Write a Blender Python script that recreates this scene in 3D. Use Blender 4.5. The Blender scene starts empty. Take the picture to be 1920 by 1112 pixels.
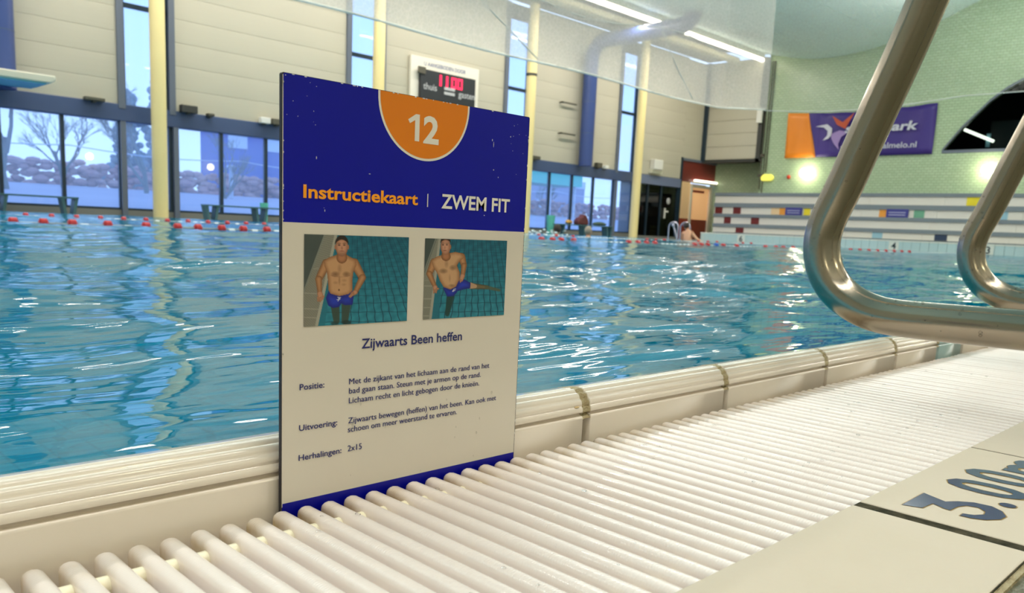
import bpy, bmesh, math, random
import numpy as np
from mathutils import Vector, Matrix

random.seed(7); np.random.seed(7)
scn = bpy.context.scene
COL = scn.collection

# ---------------------------------------------------------------- camera
H = 0.18
def rot(r, p, y):
    cy, sy, cp, sp, cr, sr = math.cos(y), math.sin(y), math.cos(p), math.sin(p), math.cos(r), math.sin(r)
    fwd = np.array([sy*cp, cy*cp, -sp]); right = np.array([cy, -sy, 0.0]); down = np.cross(fwd, right)
    return np.array([[cr, -sr, 0], [sr, cr, 0], [0, 0, 1]]) @ np.array([right, down, fwd])
RC = rot(.046, .1567, .7844)
cam_d = bpy.data.cameras.new('camera'); cam = bpy.data.objects.new('camera', cam_d); COL.objects.link(cam)
m = Matrix.Identity(4)
for i in range(3):
    m[i][0] = RC[0][i]; m[i][1] = -RC[1][i]; m[i][2] = -RC[2][i]
m[0][3], m[1][3], m[2][3] = 0, 0, H
cam.matrix_world = m
cam_d.sensor_width = 36; cam_d.lens = 1525.4/1920*36
cam_d.shift_x = 7.9/1920; cam_d.shift_y = 112.8/1920
cam_d.clip_start = 0.01; cam_d.clip_end = 400
cam_d.dof.use_dof = True; cam_d.dof.focus_distance = 0.62; cam_d.dof.aperture_fstop = 17
scn.camera = cam

# ---------------------------------------------------------------- world, lights, exposure
w = bpy.data.worlds.new('sky'); scn.world = w; w.use_nodes = True
wn, wl = w.node_tree.nodes, w.node_tree.links
bg = wn['Background']
tc = wn.new('ShaderNodeTexCoord'); sx = wn.new('ShaderNodeSeparateXYZ'); rp = wn.new('ShaderNodeValToRGB')
wl.new(tc.outputs['Generated'], sx.inputs[0]); wl.new(sx.outputs['Z'], rp.inputs[0])
rp.color_ramp.elements[0].position = 0.0; rp.color_ramp.elements[0].color = (.56, .74, 1, 1)
rp.color_ramp.elements[1].position = 0.6; rp.color_ramp.elements[1].color = (.38, .58, 1, 1)
wl.new(rp.outputs[0], bg.inputs[0]); bg.inputs[1].default_value = 1.5

def area(name, loc, sx_, sy_, power, col, rot_=(0, 0, 0)):
    d = bpy.data.lights.new(name, 'AREA'); d.shape = 'RECTANGLE'; d.size = sx_; d.size_y = sy_
    d.energy = power; d.color = col
    o = bpy.data.objects.new(name, d); o.location = loc; o.rotation_euler = rot_; COL.objects.link(o); return o
WARM = (1.0, .94, .86)
# rows of fluorescent fittings along the hall, above and behind the camera (the hall's own lighting)
area('ceiling_light_row_near', (12, -2.0, 8.3), 44, .35, 1250, WARM)
area('ceiling_light_row_middle', (12, 9.5, 9.9), 44, .30, 1300, WARM)
area('ceiling_light_row_far', (12, 20.7, 8.45), 44, .30, 1500, WARM)

area('ceiling_fill_added', (12, 9.5, 7.0), 44, .4, 1250, (1.0, 1.0, .96), (math.pi, 0, 0))  # added upward fill to brighten the ceiling, with no fitting behind it
vs = scn.view_settings
vs.view_transform = 'Standard'; vs.look = 'None'; vs.gamma = 1.0; vs.exposure = 0.40; vs.use_curve_mapping = False
scn.cycles.max_bounces = 9; scn.cycles.transparent_max_bounces = 14; scn.cycles.glossy_bounces = 5
scn.cycles.diffuse_bounces = 4; scn.cycles.transmission_bounces = 6
scn.cycles.caustics_reflective = False; scn.cycles.caustics_refractive = False
scn.cycles.sample_clamp_indirect = 5; scn.cycles.blur_glossy = 0.5

# ---------------------------------------------------------------- materials
def lin(c):
    return tuple(((v/255)/12.92 if v/255 <= .04045 else ((v/255+.055)/1.055)**2.4) for v in c)
MATS = {}
def mat(name, rgb, rough=.5, metal=0., coat=0., emit=None, es=0., spec=.5, noise=None, bump=None, alpha=None):
    """rgb in 0..255. noise=(scale, amount, rgb2), bump=(scale, strength)"""
    M = bpy.data.materials.new(name); M.use_nodes = True
    nt = M.node_tree; b = nt.nodes['Principled BSDF']; c = lin(rgb)
    b.inputs['Base Color'].default_value = (*c, 1); b.inputs['Roughness'].default_value = rough
    b.inputs['Metallic'].default_value = metal; b.inputs['Coat Weight'].default_value = coat
    b.inputs['Coat Roughness'].default_value = .05; b.inputs['Specular IOR Level'].default_value = spec
    if emit: b.inputs['Emission Color'].default_value = (*lin(emit), 1); b.inputs['Emission Strength'].default_value = es
    if noise or bump:
        t = nt.nodes.new('ShaderNodeTexCoord')
    if noise:
        n = nt.nodes.new('ShaderNodeTexNoise'); n.inputs['Scale'].default_value = noise[0]; n.inputs['Detail'].default_value = 6
        nt.links.new(t.outputs['Object'], n.inputs['Vector'])
        r = nt.nodes.new('ShaderNodeValToRGB'); r.color_ramp.elements[0].position = .35; r.color_ramp.elements[1].position = .68
        nt.links.new(n.outputs['Fac'], r.inputs[0])
        mx = nt.nodes.new('ShaderNodeMix'); mx.data_type = 'RGBA'
        mx.inputs[6].default_value = (*c, 1); mx.inputs[7].default_value = (*lin(noise[2]), 1)
        mul = nt.nodes.new('ShaderNodeMath'); mul.operation = 'MULTIPLY'; mul.inputs[1].default_value = noise[1]
        nt.links.new(r.outputs[0], mul.inputs[0]); nt.links.new(mul.outputs[0], mx.inputs[0])
        nt.links.new(mx.outputs[2], b.inputs['Base Color'])
    if bump:
        n2 = nt.nodes.new('ShaderNodeTexNoise'); n2.inputs['Scale'].default_value = bump[0]; n2.inputs['Detail'].default_value = 4
        nt.links.new(t.outputs['Object'], n2.inputs['Vector'])
        bp = nt.nodes.new('ShaderNodeBump'); bp.inputs['Strength'].default_value = bump[1]; bp.inputs['Distance'].default_value = .01
        nt.links.new(n2.outputs['Fac'], bp.inputs['Height']); nt.links.new(bp.outputs[0], b.inputs['Normal'])
    MATS[name] = M; return M

mat('rim_glaze', (224, 214, 200), .18, coat=.5, noise=(9, .25, (206, 196, 176)))
mat('rim_glaze_blue', (165, 196, 196), .16, coat=.6)
mat('grout_brown', (150, 132, 92), .55, noise=(60, .7, (196, 186, 150)), bump=(300, .5))
mat('grout_dark', (52, 52, 42), .9, spec=.05, noise=(80, .8, (92, 86, 70)), bump=(400, .5))
mat('edge_tile', (202, 190, 172), .6, coat=.0, noise=(14, .35, (196, 184, 162)), bump=(30, .05))
mat('mosaic_floor', (84, 84, 66), .35, noise=(60, .8, (120, 118, 96)), bump=(120, .4))
mat('gutter', (205, 198, 182), .6)
mat('cross_bar', (248, 242, 214), .3)
mat('steel', (164, 154, 137), .2, metal=1., noise=(5, .35, (134, 123, 106)), bump=(140, .012))
mat('card_white', (214, 207, 194), .34, noise=(12, .12, (200, 192, 178)))
mat('card_blue', (0, 8, 150), .36, spec=.3, noise=(25, .15, (0, 6, 130)))
mat('card_core', (38, 36, 44), .6)
mat('card_scuff', (205, 205, 205), .6)
mat('print_orange', (224, 124, 6), .32)
mat('print_text_orange', (250, 160, 20), .35)
mat('print_white', (228, 224, 214), .35)
mat('print_navy', (24, 34, 104), .4)
mat('mark_navy', (38, 58, 96), .25, coat=.3, noise=(60, .5, (52, 74, 112)))
mat('mark_gold', (150, 122, 66), .4)
mat('wall_panel', (196, 190, 170), .5, noise=(.6, .3, (188, 183, 164)))
mat('wall_panel_shade', (190, 184, 165), .5)
mat('frame_dark', (28, 48, 62), .4)
mat('frame_grey', (104, 112, 126), .45)
mat('beam_blue', (66, 84, 122), .4, noise=(1.2, .3, (78, 96, 132)))
mat('lintel_blue', (112, 122, 152), .4)
mat('duct_blue', (58, 78, 136), .35)
mat('column_cream', (242, 224, 160), .4, noise=(1.5, .2, (234, 214, 150)))
mat('base_grey', (128, 128, 122), .6)
mat('deck_tile', (150, 152, 146), .35, noise=(3, .4, (130, 134, 128)))
mat('ceiling', (204, 228, 224), .7, noise=(.3, .3, (192, 220, 216)))  # teal of light bounced off the water is put into this colour
mat('ceiling_dark', (108, 108, 98), .8)
mat('soffit_cream', (210, 204, 168), .6)
mat('tube', (255, 250, 235), .4, emit=(255, 244, 222), es=9)
mat('tube_small', (255, 250, 235), .4, emit=(255, 246, 225), es=3)
mat('lamp_fitting', (226, 222, 200), .5)
mat('globe', (255, 250, 230), .3, emit=(255, 247, 214), es=22)
mat('lamp_yellow', (236, 228, 110), .4, emit=(240, 226, 90), es=.5)
mat('alarm_red', (205, 70, 40), .4)
mat('stand_white', (226, 220, 210), .45)
mat('stand_grey', (120, 130, 138), .6)
mat('rim_tile_pale', (196, 214, 210), .2, coat=.3)
mat('rim_cap', (232, 228, 214), .25, coat=.3)
mat('joint_teal', (120, 150, 150), .7)
mat('digit', (34, 44, 48), .5)
mat('red_dark', (112, 34, 26), .45)
mat('sq_orange', (240, 160, 60), .5); mat('sq_peach', (238, 206, 160), .5); mat('sq_yellow', (236, 214, 40), .5)
mat('sq_green', (110, 168, 138), .5); mat('sq_blue', (150, 190, 206), .5); mat('sq_navy', (38, 56, 84), .5)
mat('ad_purple', (62, 62, 140), .5); mat('ad_text', (190, 190, 220), .5)
mat('banner_orange', (238, 138, 32), .5); mat('banner_purple', (62, 42, 128), .45)
mat('banner_white', (210, 208, 220), .5); mat('banner_red', (196, 78, 40), .5); mat('banner_lilac', (160, 132, 190), .5)
mat('peach', (250, 208, 156), .5); mat('peach_glow', (255, 196, 140), .5, emit=(255, 190, 130), es=.25)  # peach tones stand in for warm lighting; the second also glows
mat('door_red', (150, 52, 32), .4); mat('panel_red', (122, 50, 42), .4)
mat('door_white', (222, 212, 190), .4)
mat('black_board', (44, 46, 50), .35); mat('led_red', (220, 30, 70), .4, emit=(230, 30, 70), es=1.6)
mat('board_text', (188, 188, 188), .5); mat('sign_text', (70, 86, 140), .5)
mat('score_frame', (236, 230, 214), .5)
mat('board_teal', (104, 186, 206), .4); mat('board_cream', (236, 230, 208), .4)
mat('bench_teal', (70, 110, 116), .4)
mat('float_red', (200, 40, 44), .3); mat('float_white', (232, 240, 242), .3); mat('float_blue', (40, 90, 200), .3)
mat('cable', (170, 180, 180), .5)
mat('skin', (226, 168, 132), .5); mat('hair_dark', (52, 38, 28), .6); mat('hair_grey', (168, 150, 132), .6)
mat('splash', (236, 246, 250), .2)
mat('bag_red', (96, 44, 44), .6); mat('bag_green', (58, 84, 68), .6); mat('bag_yellow', (196, 150, 70), .6)
mat('bin_teal', (96, 196, 176), .5)
mat('ladder_white', (196, 190, 206), .25, metal=.6)
mat('bracket_dark', (88, 84, 70), .5); mat('box_white', (232, 230, 222), .5)
mat('seal_dark', (60, 60, 56), .6)
mat('paving', (170, 172, 190), .8, noise=(.12, .6, (150, 150, 172)))
mat('hedge', (172, 128, 124), .9, noise=(.8, .8, (196, 166, 160)))
mat('bark', (112, 124, 116), .9); mat('foliage', (122, 140, 146), .9)
mat('hut_blue', (70, 104, 190), .5); mat('hut_window', (206, 222, 242), .3)
mat('canopy_teal', (64, 200, 180), .5); mat('post_white', (196, 208, 224), .5)
mat('far_building', (150, 160, 190), .7)
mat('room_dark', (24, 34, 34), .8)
mat('shelf_dark', (30, 34, 34), .6)
mat('pool_line', (16, 62, 110), .3)

# rods: white plastic with beige scale stains near both ends and fine anti-slip ribs
def rod_material():
    M = mat('rod_plastic', (240, 230, 224), .32, coat=.35)
    nt = M.node_tree; b = nt.nodes['Principled BSDF']; N, L = nt.nodes, nt.links
    t = N.new('ShaderNodeTexCoord'); s = N.new('ShaderNodeSeparateXYZ'); L.new(t.outputs['Object'], s.inputs[0])
    # object coords: y = 0 at the outer (tile) end, y = .2282 at the pool end
    n = N.new('ShaderNodeTexNoise'); n.inputs['Scale'].default_value = 45; n.inputs['Detail'].default_value = 5
    geo = N.new('ShaderNodeNewGeometry'); L.new(geo.outputs['Position'], n.inputs['Vector'])
    a = N.new('ShaderNodeMapRange'); L.new(s.outputs['Y'], a.inputs[0])
    a.inputs[1].default_value = .165; a.inputs[2].default_value = .228; a.inputs[3].default_value = 0; a.inputs[4].default_value = 1
    a2 = N.new('ShaderNodeMapRange'); L.new(s.outputs['Y'], a2.inputs[0])
    a2.inputs[1].default_value = .075; a2.inputs[2].default_value = .0; a2.inputs[3].default_value = 0; a2.inputs[4].default_value = .35
    ad = N.new('ShaderNodeMath'); ad.operation = 'MAXIMUM'; L.new(a.outputs[0], ad.inputs[0]); L.new(a2.outputs[0], ad.inputs[1])
    zz = N.new('ShaderNodeMapRange'); L.new(s.outputs['Z'], zz.inputs[0])
    zz.inputs[1].default_value = -.001; zz.inputs[2].default_value = -.006; zz.inputs[3].default_value = .62; zz.inputs[4].default_value = 1.1
    mu = N.new('ShaderNodeMath'); mu.operation = 'MULTIPLY'; L.new(n.outputs['Fac'], mu.inputs[0]); L.new(ad.outputs[0], mu.inputs[1])
    mu2 = N.new('ShaderNodeMath'); mu2.operation = 'MULTIPLY'; L.new(mu.outputs[0], mu2.inputs[0]); L.new(zz.outputs[0], mu2.inputs[1])
    r = N.new('ShaderNodeValToRGB'); L.new(mu2.outputs[0], r.inputs[0])
    r.color_ramp.elements[0].position = .20; r.color_ramp.elements[0].color = (*lin((240, 230, 224)), 1)
    r.color_ramp.elements[1].position = .60; r.color_ramp.elements[1].color = (*lin((190, 166, 120)), 1)
    L.new(r.outputs[0], b.inputs['Base Color'])
    wv = N.new('ShaderNodeTexWave'); wv.wave_type = 'BANDS'; wv.bands_direction = 'Y'; wv.inputs['Scale'].default_value = 160
    L.new(t.outputs['Object'], wv.inputs['Vector'])
    bp = N.new('ShaderNodeBump'); bp.inputs['Strength'].default_value = .22; bp.inputs['Distance'].default_value = .0006
    mz = N.new('ShaderNodeMapRange'); L.new(s.outputs['Z'], mz.inputs[0])
    mz.inputs[1].default_value = -.003; mz.inputs[2].default_value = -.001
    mm = N.new('ShaderNodeMath'); mm.operation = 'MULTIPLY'; L.new(wv.outputs['Fac'], mm.inputs[0]); L.new(mz.outputs[0], mm.inputs[1])
    L.new(mm.outputs[0], bp.inputs['Height']); L.new(bp.outputs[0], b.inputs['Normal'])
    return M
rod_material()

def green_tile_material():
    M = mat('green_tile', (176, 196, 160), .32)
    nt = M.node_tree; b = nt.nodes['Principled BSDF']; N, L = nt.nodes, nt.links
    t = N.new('ShaderNodeTexCoord'); mp = N.new('ShaderNodeMapping'); mp.inputs['Rotation'].default_value = (0, math.radians(90), math.radians(90))
    L.new(t.outputs['Object'], mp.inputs[0])
    sp = N.new('ShaderNodeSeparateXYZ'); L.new(t.outputs['Object'], sp.inputs[0]); cb = N.new('ShaderNodeCombineXYZ')
    L.new(sp.outputs['Y'], cb.inputs[0]); L.new(sp.outputs['Z'], cb.inputs[1])
    br = N.new('ShaderNodeTexBrick'); L.new(cb.outputs[0], br.inputs['Vector'])
    br.inputs['Scale'].default_value = 1; br.inputs['Brick Width'].default_value = .22; br.inputs['Row Height'].default_value = .11
    br.inputs['Mortar Size'].default_value = .012; br.offset = .5
    br.inputs['Color1'].default_value = (*lin((182, 202, 166)), 1); br.inputs['Color2'].default_value = (*lin((170, 192, 154)), 1)
    br.inputs['Mortar'].default_value = (*lin((150, 168, 134)), 1)
    L.new(br.outputs[0], b.inputs['Base Color'])
green_tile_material()

def pool_tile_material():
    M = mat('pool_tile', (52, 170, 196), .4)
    nt = M.node_tree; b = nt.nodes['Principled BSDF']; N, L = nt.nodes, nt.links
    t = N.new('ShaderNodeTexCoord')
    br = N.new('ShaderNodeTexBrick'); L.new(t.outputs['Object'], br.inputs['Vector'])
    br.offset = 0; br.inputs['Scale'].default_value = 1
    br.inputs['Brick Width'].default_value = .5; br.inputs['Row Height'].default_value = .25; br.inputs['Mortar Size'].default_value = .02
    br.inputs['Color1'].default_value = (*lin((8, 168, 208)), 1); br.inputs['Color2'].default_value = (*lin((30, 188, 214)), 1)
    br.inputs['Mortar'].default_value = (*lin((0, 96, 136)), 1)
    L.new(br.outputs[0], b.inputs['Base Color'])
    return M
pool_tile_material()

def water_material():
    M = bpy.data.materials.new('pool_water'); M.use_nodes = True; nt = M.node_tree; N, L = nt.nodes, nt.links
    for n in list(N): N.remove(n)
    out = N.new('ShaderNodeOutputMaterial'); mx = N.new('ShaderNodeMixShader'); mx2 = N.new('ShaderNodeMixShader')
    gl = N.new('ShaderNodeBsdfGlossy'); gl.inputs['Roughness'].default_value = .02; gl.inputs['Color'].default_value = (1, 1, 1, 1)
    rf = N.new('ShaderNodeBsdfRefraction'); rf.inputs['IOR'].default_value = 1.33; rf.inputs['Roughness'].default_value = .0
    tint = (.22, .92, 1.0, 1); rf.inputs['Color'].default_value = tint
    tr = N.new('ShaderNodeBsdfTransparent'); tr.inputs['Color'].default_value = tint
    fr = N.new('ShaderNodeFresnel'); fr.inputs['IOR'].default_value = 1.33
    t = N.new('ShaderNodeTexCoord'); mp = N.new('ShaderNodeMapping'); mp.inputs['Rotation'].default_value = (0, 0, math.radians(-38))
    mp.inputs['Scale'].default_value = (.45, 1.6, 1); L.new(t.outputs['Object'], mp.inputs[0])
    n1 = N.new('ShaderNodeTexNoise'); n1.inputs['Scale'].default_value = 5.5; n1.inputs['Detail'].default_value = 3; n1.inputs['Roughness'].default_value = .45
    L.new(mp.outputs[0], n1.inputs['Vector'])
    b1 = N.new('ShaderNodeBump'); b1.inputs['Strength'].default_value = 1; b1.inputs['Distance'].default_value = .013
    L.new(n1.outputs['Fac'], b1.inputs['Height'])
    for n in (gl, rf, fr): L.new(b1.outputs[0], n.inputs['Normal'])
    mx2.inputs[0].default_value = .45
    df = N.new('ShaderNodeBsdfDiffuse'); df.inputs[0].default_value = (.0, .27, .43, 1); mx3 = N.new('ShaderNodeMixShader'); mx3.inputs[0].default_value = .5
    L.new(mx2.outputs[0], mx3.inputs[1]); L.new(df.outputs[0], mx3.inputs[2])
    L.new(rf.outputs[0], mx2.inputs[2]); L.new(tr.outputs[0], mx2.inputs[1])
    fk = N.new('ShaderNodeMath'); fk.operation = 'MULTIPLY'; fk.inputs[1].default_value = .78; L.new(fr.outputs[0], fk.inputs[0])
    L.new(fk.outputs[0], mx.inputs[0]); L.new(mx3.outputs[0], mx.inputs[1]); L.new(gl.outputs[0], mx.inputs[2])
    L.new(mx.outputs[0], out.inputs[0]); MATS['pool_water'] = M
water_material()

def glass_material(name, tint, k=1.0, fog=0.):
    M = bpy.data.materials.new(name); M.use_nodes = True; nt = M.node_tree; N, L = nt.nodes, nt.links
    for n in list(N): N.remove(n)
    out = N.new('ShaderNodeOutputMaterial'); mx = N.new('ShaderNodeMixShader')
    gl = N.new('ShaderNodeBsdfGlossy'); gl.inputs['Roughness'].default_value = .015
    tr = N.new('ShaderNodeBsdfTransparent'); tr.inputs['Color'].default_value = (*tint, 1)
    fr = N.new('ShaderNodeFresnel'); fr.inputs['IOR'].default_value = 1.5
    mu = N.new('ShaderNodeMath'); mu.operation = 'MULTIPLY'; mu.inputs[1].default_value = k; L.new(fr.outputs[0], mu.inputs[0])
    ge = N.new('ShaderNodeNewGeometry'); sb = N.new('ShaderNodeMath'); sb.operation = 'SUBTRACT'; sb.inputs[0].default_value = 1; L.new(ge.outputs['Backfacing'], sb.inputs[1])
    m4 = N.new('ShaderNodeMath'); m4.operation = 'MULTIPLY'; L.new(mu.outputs[0], m4.inputs[0]); L.new(sb.outputs[0], m4.inputs[1])
    fg = N.new('ShaderNodeBsdfTranslucent'); fg.inputs[0].default_value = (.78, .87, 1, 1); mf = N.new('ShaderNodeMixShader'); mf.inputs[0].default_value = fog
    L.new(tr.outputs[0], mf.inputs[1]); L.new(fg.outputs[0], mf.inputs[2])
    L.new(m4.outputs[0], mx.inputs[0]); L.new(mf.outputs[0], mx.inputs[1]); L.new(gl.outputs[0], mx.inputs[2])
    L.new(mx.outputs[0], out.inputs[0]); MATS[name] = M
glass_material('window_glass', (.84, .92, 1.0), 1.5, .15)   # steamed-up panes
glass_material('dark_glass', (.35, .45, .45), 1.5)

def net_material():
    M = bpy.data.materials.new('net'); M.use_nodes = True; nt = M.node_tree; N, L = nt.nodes, nt.links
    for n in list(N): N.remove(n)
    out = N.new('ShaderNodeOutputMaterial'); mx = N.new('ShaderNodeMixShader'); ms = N.new('ShaderNodeMixShader')
    df = N.new('ShaderNodeBsdfDiffuse'); df.inputs[0].default_value = (.95, .90, .84, 1)
    tl = N.new('ShaderNodeBsdfTranslucent'); tl.inputs[0].default_value = (.86, .83, .78, 1)
    tr = N.new('ShaderNodeBsdfTransparent'); ms.inputs[0].default_value = .5
    L.new(df.outputs[0], ms.inputs[1]); L.new(tl.outputs[0], ms.inputs[2])
    t = N.new('ShaderNodeTexCoord'); sp = N.new('ShaderNodeSeparateXYZ'); L.new(t.outputs['Object'], sp.inputs[0])
    mr = N.new('ShaderNodeMapRange'); L.new(sp.outputs['Z'], mr.inputs[0])      # net more opaque towards its hem
    mr.inputs[1].default_value = 7.5; mr.inputs[2].default_value = 4.4; mr.inputs[3].default_value = .10; mr.inputs[4].default_value = .68
    vo = N.new('ShaderNodeTexVoronoi'); vo.feature = 'DISTANCE_TO_EDGE'; vo.inputs['Scale'].default_value = 9; L.new(t.outputs['Object'], vo.inputs['Vector'])
    lt = N.new('ShaderNodeMath'); lt.operation = 'LESS_THAN'; lt.inputs[1].default_value = .06; L.new(vo.outputs['Distance'], lt.inputs[0])
    m3 = N.new('ShaderNodeMath'); m3.operation = 'MULTIPLY'; m3.inputs[1].default_value = .07; L.new(lt.outputs[0], m3.inputs[0])
    pw = N.new('ShaderNodeMath'); pw.operation = 'MULTIPLY'; L.new(mr.outputs[0], pw.inputs[0]); L.new(mr.outputs[0], pw.inputs[1])
    ad = N.new('ShaderNodeMath'); ad.operation = 'ADD'; L.new(pw.outputs[0], ad.inputs[0]); L.new(m3.outputs[0], ad.inputs[1])
    L.new(ad.outputs[0], mx.inputs[0]); L.new(tr.outputs[0], mx.inputs[1]); L.new(ms.outputs[0], mx.inputs[2])
    L.new(mx.outputs[0], out.inputs[0]); MATS['net'] = M
net_material()
mat('net_hem', (244, 240, 230), .5, emit=(255, 248, 235), es=0)
mat('rope_grey', (200, 200, 194), .6)

def drop_material():
    M = bpy.data.materials.new('droplet'); M.use_nodes = True; nt = M.node_tree; N, L = nt.nodes, nt.links
    for n in list(N): N.remove(n)
    out = N.new('ShaderNodeOutputMaterial'); mx = N.new('ShaderNodeMixShader'); gl = N.new('ShaderNodeBsdfGlossy'); gl.inputs['Roughness'].default_value = .03
    tr = N.new('ShaderNodeBsdfTransparent'); tr.inputs[0].default_value = (.95, .95, .95, 1); lw = N.new('ShaderNodeLayerWeight'); lw.inputs[0].default_value = .12
    L.new(lw.outputs['Fresnel'], mx.inputs[0]); L.new(tr.outputs[0], mx.inputs[1]); L.new(gl.outputs[0], mx.inputs[2]); L.new(mx.outputs[0], out.inputs[0]); MATS['droplet'] = M
drop_material()

# ---------------------------------------------------------------- mesh helpers
class MB:
    def __init__(s): s.v = []; s.f = []; s.smooth = False
    def add(s, vs, fs):
        o = len(s.v); s.v += [tuple(map(float, p)) for p in vs]; s.f += [tuple(o+i for i in f) for f in fs]; return s
    def box(s, x0, x1, y0, y1, z0, z1):
        return s.add([(x0,y0,z0),(x1,y0,z0),(x1,y1,z0),(x0,y1,z0),(x0,y0,z1),(x1,y0,z1),(x1,y1,z1),(x0,y1,z1)],
                     [(0,3,2,1),(4,5,6,7),(0,1,5,4),(1,2,6,5),(2,3,7,6),(3,0,4,7)])
    def prism(s, poly, h0, h1, axis='z'):
        """poly = 2-D outline; extruded along axis ('x': pts=(y,z); 'y': (x,z); 'z': (x,y))"""
        def P(p, h): return {'z': (p[0], p[1], h), 'y': (p[0], h, p[1]), 'x': (h, p[0], p[1])}[axis]
        n = len(poly)
        return s.add([P(p, h0) for p in poly]+[P(p, h1) for p in poly],
                     [tuple(range(n)), tuple(range(2*n-1, n-1, -1))]+[(i, i+n, (i+1) % n+n, (i+1) % n) for i in range(n)])
    def tube(s, pts, r, seg=12, caps=True):
        pts = [Vector(p) for p in pts]; n = len(pts); rs = r if isinstance(r, (list, tuple)) else [r]*n
        up = Vector((0, 0, 1)); t0 = (pts[1]-pts[0]).normalized()
        if abs(t0.dot(up)) > .95: up = Vector((1, 0, 0))
        a = t0.cross(up).normalized(); vs = []
        for i, p in enumerate(pts):
            t = (pts[min(i+1, n-1)]-pts[max(i-1, 0)]).normalized()
            a = (a-t*a.dot(t)).normalized(); b = t.cross(a)
            for k in range(seg):
                an = 2*math.pi*k/seg; vs.append(p+(a*math.cos(an)+b*math.sin(an))*rs[i])
        fs = [(i*seg+k, i*seg+(k+1) % seg, (i+1)*seg+(k+1) % seg, (i+1)*seg+k) for i in range(n-1) for k in range(seg)]
        if caps: fs += [tuple(range(seg-1, -1, -1)), tuple((n-1)*seg+k for k in range(seg))]
        s.smooth = True; return s.add(vs, fs)
    def ball(s, c, r, seg=10, rings=7, sc=(1, 1, 1)):
        vs = [(c[0], c[1], c[2]-r*sc[2])]
        for i in range(1, rings):
            ph = -math.pi/2+math.pi*i/rings
            for k in range(seg):
                a = 2*math.pi*k/seg; vs.append((c[0]+r*sc[0]*math.cos(ph)*math.cos(a), c[1]+r*sc[1]*math.cos(ph)*math.sin(a), c[2]+r*sc[2]*math.sin(ph)))
        vs.append((c[0], c[1], c[2]+r*sc[2])); T = len(vs)-1
        fs = [(0, 1+(k+1) % seg, 1+k) for k in range(seg)]
        fs += [(1+i*seg+k, 1+i*seg+(k+1) % seg, 1+(i+1)*seg+(k+1) % seg, 1+(i+1)*seg+k) for i in range(rings-2) for k in range(seg)]
        fs += [(T, 1+(rings-2)*seg+k, 1+(rings-2)*seg+(k+1) % seg) for k in range(seg)]
        s.smooth = True; return s.add(vs, fs)
def obj(name, mb, material, parent=None, bevel=0, smooth=None):
    """link one mesh object; vertices are world coordinates, kept in place when a parent Empty stands elsewhere"""
    off = Vector((0, 0, 0))
    p = parent
    while p is not None: off += p.location; p = p.parent
    me = bpy.data.meshes.new(name)
    me.from_pydata([(x-off.x, y-off.y, z-off.z) for x, y, z in mb.v], [], mb.f)
    bm = bmesh.new(); bm.from_mesh(me); bmesh.ops.recalc_face_normals(bm, faces=bm.faces); bm.to_mesh(me); bm.free()
    me.materials.append(MATS[material])
    sm = mb.smooth if smooth is None else smooth
    if sm:
        for q in me.polygons: q.use_smooth = True
        try: me.set_sharp_from_angle(angle=math.radians(40))
        except Exception: pass
    o = bpy.data.objects.new(name, me); COL.objects.link(o)
    if parent: o.parent = parent
    if bevel:
        md = o.modifiers.new('bevel', 'BEVEL'); md.width = bevel; md.segments = 2; md.limit_method = 'ANGLE'
    return o
def tag(o, label=None, cat=None, group=None, kind=None):
    if label: o['label'] = label
    if cat: o['category'] = cat
    if group: o['group'] = group
    if kind: o['kind'] = kind
    return o
def empty(name, loc=(0, 0, 0), **k):
    o = bpy.data.objects.new(name, None); o.location = loc; o.empty_display_size = .1; COL.objects.link(o); return tag(o, **k)
def copy_tree(o, loc):
    r = o.copy(); COL.objects.link(r); r.location = loc
    for ch in [c for c in bpy.data.objects if c.parent == o]:
        c = ch.copy(); COL.objects.link(c); c.parent = r
        for g in [c2 for c2 in bpy.data.objects if c2.parent == ch]:
            d = g.copy(); COL.objects.link(d); d.parent = c
    return r

def text_mb(body, O, u, v, height=None, width=None, cap=True, bold=0., extrude=0., spacing=1., n=None, align='left', italic=0.):
    """lettering as flat mesh; O = baseline start, u/v = reading and up directions, height = cap height, width = fitted width"""
    def make(s):
        c = bpy.data.curves.new('t', 'FONT'); c.body = s; c.size = 1; c.offset = bold; c.space_character = spacing; c.resolution_u = 3; c.shear = italic
        o = bpy.data.objects.new('t', c); COL.objects.link(o)
        dg = bpy.context.evaluated_depsgraph_get(); me = bpy.data.meshes.new_from_object(o.evaluated_get(dg))
        vs = [tuple(q.co) for q in me.vertices]; fs = [tuple(p.vertices) for p in me.polygons]
        bpy.data.objects.remove(o); bpy.data.curves.remove(c); bpy.data.meshes.remove(me); return vs, fs
    hv, _ = make('H'); capH = max(p[1] for p in hv)
    vs, fs = make(body)
    x0 = min(p[0] for p in vs); x1 = max(p[0] for p in vs)
    sy = height/capH; sx_ = (width/(x1-x0)) if width else sy
    O, u, v = Vector(O), Vector(u), Vector(v); nn = u.cross(v)
    shift = {'left': 0, 'right': -(x1-x0)*sx_, 'center': -(x1-x0)*sx_/2}[align]
    mb = MB()
    pts = [O+u*((p[0]-x0)*sx_+shift)+v*(p[1]*sy)+nn*extrude for p in vs]
    mb.add(pts, fs)
    return mb

# ================================================================ SETTING
# ---- hall floor behind the camera, dark mosaic
g = MB().box(-12, 37.6, -4, .1035, -.12, -.0025); tag(obj('floor', g, 'mosaic_floor'), kind='structure')
g = MB().box(-12, 25.1, -3, .2134, -.35, -.13); tag(obj('trim_3', g, 'gutter'), kind='structure')   # screed under the gutter

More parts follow.
